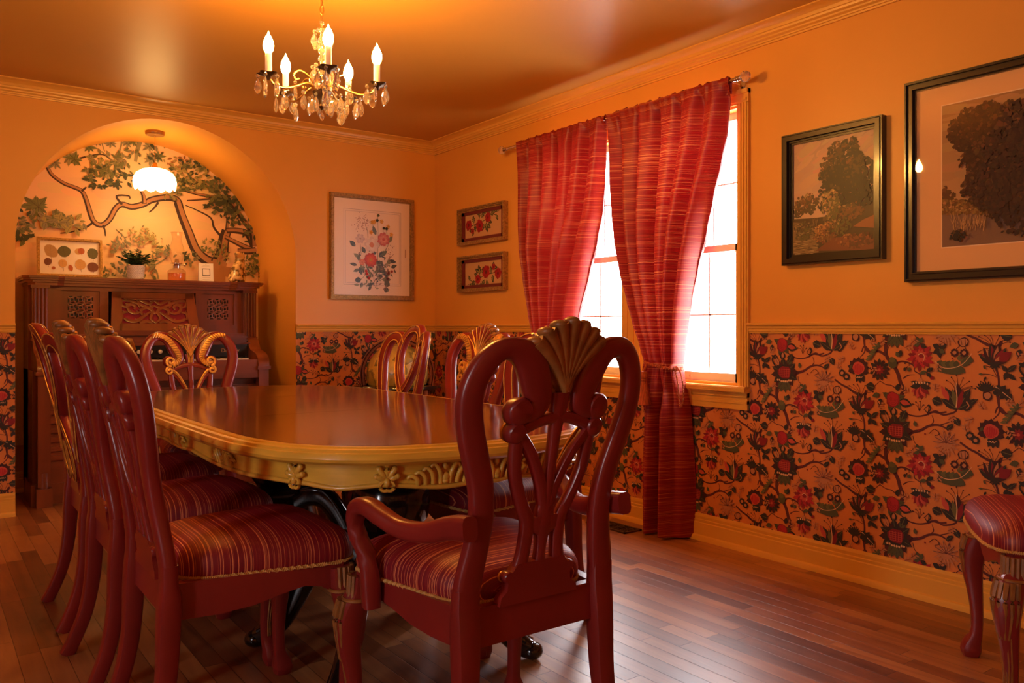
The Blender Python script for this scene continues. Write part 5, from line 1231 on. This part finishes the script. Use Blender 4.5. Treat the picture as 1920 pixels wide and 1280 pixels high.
for x, y, a, l, w in ((230, 600, 140, 90, 50), (400, 680, 120, 80, 46), (590, 440, 110, 110, 46), (820, 530, 60, 100, 40), (640, 720, 40, 110, 56), (690, 700, 40, 90, 46), (720, 820, 160, 100, 56), (700, 780, 250, 110, 60), (640, 860, 60, 90, 60), (780, 800, 30, 90, 50), (830, 760, -10, 90, 40), (300, 740, 150, 80, 40), (280, 780, 80, 70, 40), (260, 840, 170, 90, 34), (300, 890, 200, 80, 34), (340, 960, 110, 90, 44), (380, 920, 120, 90, 40), (330, 1020, 190, 80, 60), (350, 1060, 250, 60, 36), (300, 1090, 180, 70, 26), (420, 1100, 20, 100, 34), (560, 930, 30, 90, 40), (540, 960, 150, 80, 30), (700, 1010, 0, 110, 60), (640, 1010, 60, 70, 40), (800, 920, 250, 60, 50), (780, 1000, 270, 60, 50), (780, 1110, 80, 80, 70), (780, 1110, 260, 60, 66), (700, 930, 0, 70, 50), (860, 850, 20, 80, 40), (640, 900, 120, 60, 50), (760, 880, 200, 90, 50), (600, 660, 200, 70, 40), (440, 640, 0, 60, 30), (500, 1100, 240, 60, 30)):
    P.leaf(*cb(x, y), math.radians(a), l*K*1.5, w*K*1.5, Rr.choice((gn, gd, gd, gl)), .12, gl)
for i in range(110):
    x, y = Rr.gauss(560, 160), Rr.gauss(890, 110); P.leaf(*cb(x, y), Rr.uniform(0, 6.28), Rr.uniform(40, 80)*K, 24*K, Rr.choice((gn, gd, gl, rgb(150, 100, 70))), .1)
for i in range(60): x, y = Rr.gauss(330, 75), Rr.gauss(290, 60); P.blob(*cb(x, y), 9*K, 9*K, rgb(178, 122, 104), 6)
for i in range(30): x, y = Rr.gauss(840, 40), Rr.gauss(640, 50); P.blob(*cb(x, y), 8*K, 8*K, rgb(170, 120, 96), 6)
def bloom(x, y, r, cols, n, cc):
    for j, c_ in enumerate(cols):
        rr = r*(1-.24*j)
        for k in range(n-j): a = 2*PI*k/(n-j)+j*.4; P.blob(cb(x, y)[0]+rr*.55*K*math.cos(a), cb(x, y)[1]+rr*.55*K*math.sin(a), rr*.5*K, rr*.36*K, c_ if k % 2 else [q*.9 for q in c_], 9, a)
    P.blob(*cb(x, y), r*.22*K, r*.18*K, cc, 8)
bloom(310, 500, 80, (rgb(214, 176, 160), rgb(226, 190, 172)), 6, rgb(170, 130, 100))
bloom(510, 570, 130, (rgb(234, 200, 178), rgb(240, 214, 194)), 8, rgb(200, 120, 50)); P.blob(*cb(508, 570), 44*K, 44*K, rgb(206, 120, 60), 10)
bloom(720, 490, 110, (rgb(206, 86, 62), rgb(222, 118, 90), rgb(232, 148, 116), rgb(212, 96, 70)), 9, rgb(190, 70, 50))
bloom(490, 765, 110, (rgb(196, 56, 34), rgb(216, 78, 44), rgb(226, 100, 56)), 10, rgb(206, 150, 50)); bloom(340, 800, 52, (rgb(224, 120, 90), rgb(234, 150, 116)), 6, rgb(190, 80, 60))
for x, y in ((520, 280), (550, 275), (685, 260), (800, 320), (860, 420), (495, 410)): bloom(x, y, 36, (rgb(218, 150, 58), rgb(230, 172, 84)), 5, rgb(190, 110, 40))
for x, y, c_ in ((725, 345, gd), (775, 350, gd), (625, 185, gn), (605, 250, gd), (410, 910, rgb(190, 50, 40)), (425, 950, rgb(190, 50, 40)), (455, 1000, rgb(180, 40, 34)), (810, 925, rgb(120, 40, 36)), (790, 1000, rgb(90, 40, 34)), (865, 905, rgb(150, 50, 40))): bloom(x, y, 26, (c_,), 6, [q*.8 for q in c_])
P.rect(.585, .315, .592, .375, rgb(176, 122, 92))
P.build('bouquet_print', lambda u, v, h: (u, -.011-h, v), M['art'], ft)
m = MB(); m.box(.030, -.019, .030, .632, -.018, .715); m.build('glazing', M['pglassm'], ft, smooth=0)
for z0, z1, flip, lab in ((1.640, 1.898, 0, 'gilt framed rose embroidery beside the corner, the upper of two'), (1.308, 1.562, 1, 'gilt framed rose embroidery beside the corner, the lower of two')):
    w_, h_ = .575, z1-z0
    fe = frame_obj('rose_embroidery', w_, h_, .026, .03, M['goldframe'], lab, 'picture', 'rose embroideries by the window', steps=[(0, .35, .040), (.35, .6, .030), (.6, 1, .020)]); place_wall(fe, 'right', 5.020, z0)
    m = MB(); 
    for a in ((.020, .020, w_-.020, .048), (.020, h_-.048, w_-.020, h_-.020), (.020, .020, .060, h_-.020), (w_-.060, .020, w_-.020, h_-.020)): m.box(a[0], -.014, a[1], a[2], -.002, a[3])
    m.build('red_mat', M['redmat'], fe, smooth=0)
    P = Painter(12+flip, step=4e-5); P.rect(.05, .04, w_-.05, h_-.04, rgb(206, 156, 104))
    for a in ((.058, .046, w_-.058, .049), (.058, h_-.049, w_-.058, h_-.046), (.058, .046, .061, h_-.046), (w_-.061, .046, w_-.058, h_-.046)): P.rect(*a, rgb(186, 120, 60))
    fx = (lambda x: w_-x) if flip else (lambda x: x); fz = (lambda z: h_-z) if flip else (lambda z: z)
    crm, gre, glt = rgb(150, 12, 24), rgb(50, 52, 30), rgb(150, 132, 70)
    def E_(x, z): return (fx(.06+(x-200)/400*.455), fz(.046+(560-z+ (x-200)*.13)/300*(h_-.092)*.95))
    for pts in ([(260, 410), (300, 400), (360, 400), (430, 370), (500, 320), (570, 310)], [(350, 400), (360, 330), (370, 290)], [(330, 440), (280, 470)], [(430, 370), (440, 450)], [(500, 320), (545, 365)]): P.stroke([E_(*p) for p in pts], .006, .004, gre)
    for x, z, a, l in ((360, 320, 100, 60), (380, 330, 40, 50), (430, 300, 110, 50), (460, 300, 60, 56), (480, 330, 20, 56), (505, 340, 80, 56), (520, 310, 30, 40), (300, 380, 100, 50), (310, 400, 280, 46), (430, 420, 290, 60), (415, 430, 230, 50), (440, 440, 330, 50), (290, 470, 180, 44), (300, 480, 240, 36), (455, 400, 340, 44), (540, 350, 300, 40)):
        l2 = l*.0012; an = math.radians(a); an = (PI-an if flip else an); an = -an if flip else an
        P.leaf(*E_(x, z), an, l2, l2*.5, gre, .3); P.leaf(*E_(x, z), an, l2*.8, l2*.18, glt)
    for x, z, r in ((240, 385, .036), (365, 430, .042), (455, 355, .032), (285, 480, .020)):
        cx_, cz_ = E_(x, z)
        for k in range(7): a = k*.9; P.blob(cx_+r*.5*math.cos(a), cz_+r*.5*math.sin(a), r*.62, r*.5, crm if k % 2 else [q*1.3 for q in crm], 8, a, .25)
        P.blob(cx_, cz_, r*.35, r*.3, rgb(110, 6, 18), 8)
    P.build('embroidery', lambda u, v, h: (u, -.006-h, v), M['art'], fe)
def foliage(P, cx, cy, rx, ry, n, dark, mid, light, sz, lit=(-.5, .6)):
    R = P.R
    for i in range(n):
        a = R.uniform(0, 2*PI); q = math.sqrt(R.random())*(1+.12*math.sin(a*5+cx*9)); x, y = rx*q*math.cos(a), ry*q*math.sin(a)
        t = (x/rx*lit[0]+y/ry*lit[1])*.6+R.uniform(-.5, .5); c_ = light if t > .62 else (mid if t > .12 else dark)
        s = sz*R.uniform(.5, 1.2)*(1.15-.4*q); P.blob(cx+x, cy+y, s, s*R.uniform(.6, 1), [k*R.uniform(.85, 1.15) for k in c_], 7, R.uniform(0, 3), .3)
def skyfill(P, x0, y0, x1, y1, top, bot, n=26):
    for i in range(n):
        t0, t1 = i/n, (i+1)/n; c_ = [bot[k]+(top[k]-bot[k])*(t0+t1)/2 for k in range(3)]; P.rect(x0, y0+(y1-y0)*t0, x1, y0+(y1-y0)*t1+.001, c_)
# small landscape: local x runs towards the camera side of the wall (left to right as seen)
w_, h_ = .474, .580
f1_ = frame_obj('woodland_painting', w_, h_, .046, .04, M['blackframe'], 'smaller black framed painting of trees by a pond, nearest the window', steps=[(0, .12, .034), (.12, .2, .028), (.2, .62, .038), (.62, .8, .022), (.8, 1, .016)]); place_wall(f1_, 'right', 2.291, 1.332)
m = MB(); m.box(.04, -.008, .04, w_-.04, -.001, h_-.04); m.build('panel', M['paper'], f1_, smooth=0)
def pc(x, y): return (.044+(x-160)/500*(w_-.088), .044+(1-(y-300+(x-160)*.16)/(700+(x-160)*.145))*(h_-.088))
P = Painter(21, clip=(.044, .044, w_-.044, h_-.044), step=2.2e-6, base=.0)
d_, md, lt, br_, gr_ = rgb(40, 28, 16), rgb(82, 58, 30), rgb(158, 122, 72), rgb(118, 72, 36), rgb(96, 84, 40)
skyfill(P, .044, .044, w_-.044, h_-.044, rgb(176, 138, 108), rgb(214, 170, 128)); P.step = 2.2e-6
for i in range(90): x, y = P.R.uniform(.04, w_-.04), P.R.uniform(.25, h_-.04); P.blob(x, y, P.R.uniform(.02, .07), P.R.uniform(.008, .022), [k*P.R.uniform(.86, 1.06) for k in rgb(196, 152, 116)], 10, .5, .2)
X_ = lambda x, y: pc(x, y)
foliage(P, *X_(250, 680), .06, .045, 160, md, br_, lt, .009); foliage(P, *X_(190, 720), .035, .03, 80, md, br_, lt, .008); foliage(P, *X_(640, 560), .045, .10, 160, d_, d_, md, .010)
foliage(P, *X_(480, 400), .085, .085, 420, d_, md, br_, .010); foliage(P, *X_(420, 470), .07, .07, 260, d_, md, br_, .010); foliage(P, *X_(470, 560), .11, .09, 480, d_, d_, md, .011); foliage(P, *X_(550, 480), .05, .06, 160, d_, md, br_, .010); foliage(P, *X_(500, 660), .13, .07, 260, d_, d_, md, .011)
P.rect(*X_(160, 790), w_-.04, .044, rgb(96, 66, 36)) if False else None
P.poly([(.044, .044), (w_-.044, .044), (w_-.044, X_(650, 700)[1]), X_(450, 760), X_(300, 770), (.044, X_(160, 770)[1])], rgb(74, 52, 28))
P.poly([(.044, .044), X_(330, 990), X_(300, 870), X_(250, 800), (.044, X_(160, 790)[1])], rgb(132, 102, 60))
for i in range(120): x = P.R.uniform(160, 330); y = P.R.uniform(800, 1000); P.blob(*X_(x, y), P.R.uniform(.006, .02), .0016, rgb(166, 136, 88) if P.R.random() < .5 else rgb(84, 64, 34), 6)
foliage(P, *X_(405, 700), .045, .07, 260, gr_, lt, rgb(188, 152, 92), .008); foliage(P, *X_(520, 740), .06, .035, 160, br_, md, lt, .008); foliage(P, *X_(370, 870), .055, .045, 320, br_, rgb(170, 112, 58), rgb(206, 150, 84), .006); foliage(P, *X_(460, 830), .05, .035, 160, gr_, md, lt, .007); foliage(P, *X_(230, 850), .045, .04, 160, gr_, md, lt, .006)
for pts in ([(310, 980), (420, 905), (520, 900), (660, 930), (660, 1000)],): P.poly([X_(*p) for p in pts], rgb(120, 62, 34))
P.poly([X_(*p) for p in [(540, 840), (600, 800), (670, 770), (670, 860)]], rgb(150, 86, 44)); foliage(P, *X_(560, 930), .08, .03, 160, rgb(92, 48, 26), rgb(130, 72, 38), rgb(168, 104, 58), .008)
for i in range(60): x = P.R.uniform(280, 450); y = P.R.uniform(780, 930); a, b = X_(x, y); P.stroke([(a, b), (a+P.R.uniform(-.008, .008), b+P.R.uniform(.01, .03))], .0012, .0006, lt)
P.build('woodland_scene', lambda u, v, h: (u, -.009-h, v), M['artoil'], f1_)
# large landscape behind glass with a wide mat
w_, h_ = 1.02, .780
f2_ = frame_obj('lakeside_print', w_, h_, .040, .04, M['blackframe'], 'large black framed and matted lakeside landscape cut by the right picture edge', steps=[(0, .18, .030), (.18, .3, .040), (.3, .75, .030), (.75, .85, .036), (.85, 1, .020)]); place_wall(f2_, 'right', 1.727, 1.233)
m = MB(); m.box(.03, -.008, .03, w_-.03, -.001, h_-.03); m.build('mount', M['paper'], f2_, smooth=0)
P = Painter(31, clip=(.034, .034, w_-.034, h_-.034), step=2.4e-6)
mx0, mz0, mx1, mz1 = .138, .128, w_-.138, .665
P.rect(.034, .034, w_-.034, h_-.034, rgb(236, 178, 116)); P.rect(mx0-.004, mz0-.004, mx1+.004, mz1+.004, rgb(244, 206, 160)); P.clip = (mx0, mz0, mx1, mz1)
skyfill(P, mx0, mz0, mx1, mz1, rgb(158, 112, 68), rgb(206, 156, 100))
for i in range(80): P.blob(P.R.uniform(mx0, mx1), P.R.uniform(.36, mz1), P.R.uniform(.03, .1), P.R.uniform(.008, .02), [k*P.R.uniform(.9, 1.06) for k in rgb(184, 136, 86)], 10)
def pq(x, y):      # pixels of the second enlarged crop (scale 4.92, origin 1700,200)
    px, py = 1700+x/4.923, 200+y/4.923; t = (px-960)/1547.5; c_, s_ = math.cos(yaw), math.sin(yaw); yy = W*(c_-t*s_)/(s_+t*c_); d = W*s_+yy*c_
    return (1.727-yy, 1.052-(py-615.5)*d/1547.5-1.233)
P.poly([pq(200, 920), pq(330, 900), pq(700, 860), pq(1080, 860), (mx1, .3), (mx1, mz0), (mx0, mz0)], rgb(120, 84, 40))
P.poly([pq(195, 1050), pq(330, 1000), pq(620, 985), pq(900, 1000), (mx1, .2), (mx1, mz0), (mx0, mz0)], rgb(132, 98, 74))
foliage(P, *pq(310, 840), .055, .040, 220, rgb(96, 62, 24), rgb(120, 80, 34), rgb(160, 112, 56), .009); foliage(P, *pq(220, 850), .03, .03, 90, rgb(84, 54, 22), rgb(120, 80, 34), lt, .008)
for i in range(9): foliage(P, *pq(260+70*i, 895+4*(i % 2)), .05, .016, 70, rgb(104, 70, 28), rgb(138, 96, 42), rgb(172, 124, 62), .007)
for i in range(8): foliage(P, *pq(240+70*i, 960), .05, .014, 50, rgb(112, 76, 30), rgb(150, 104, 48), rgb(184, 136, 72), .007)
for cx, cy, rx, ry, n in ((560, 220, .07, .055, 300), (700, 150, .09, .07, 420), (640, 300, .07, .05, 260), (850, 200, .12, .09, 560), (1020, 200, .10, .10, 460), (950, 400, .16, .12, 700), (700, 600, .05, .07, 220), (800, 640, .10, .14, 560), (690, 720, .03, .03, 110), (600, 470, .02, .02, 60), (740, 800, .03, .04, 110), (920, 780, .10, .08, 460), (1080, 640, .16, .2, 800), (1150, 300, .14, .14, 600)):
    foliage(P, *pq(cx, cy), rx, ry, n, rgb(58, 32, 14), rgb(72, 42, 18), rgb(104, 64, 30), .011)
for i in range(80): x = P.R.uniform(450, 760); a, b = pq(x, P.R.uniform(1060, 1150)); P.stroke([(a, b), (a+P.R.uniform(-.012, .012), b+P.R.uniform(.015, .045))], .0014, .0006, rgb(190, 140, 84))
foliage(P, *pq(510, 1190), .03, .02, 60, d_, d_, md, .006)
P.build('lakeside_scene', lambda u, v, h: (u, -.009-h, v), M['art'], f2_)
m = MB(); m.box(.034, -.0225, .034, w_-.034, -.0215, h_-.034); m.build('glazing', M['pglass'], f2_, smooth=0)
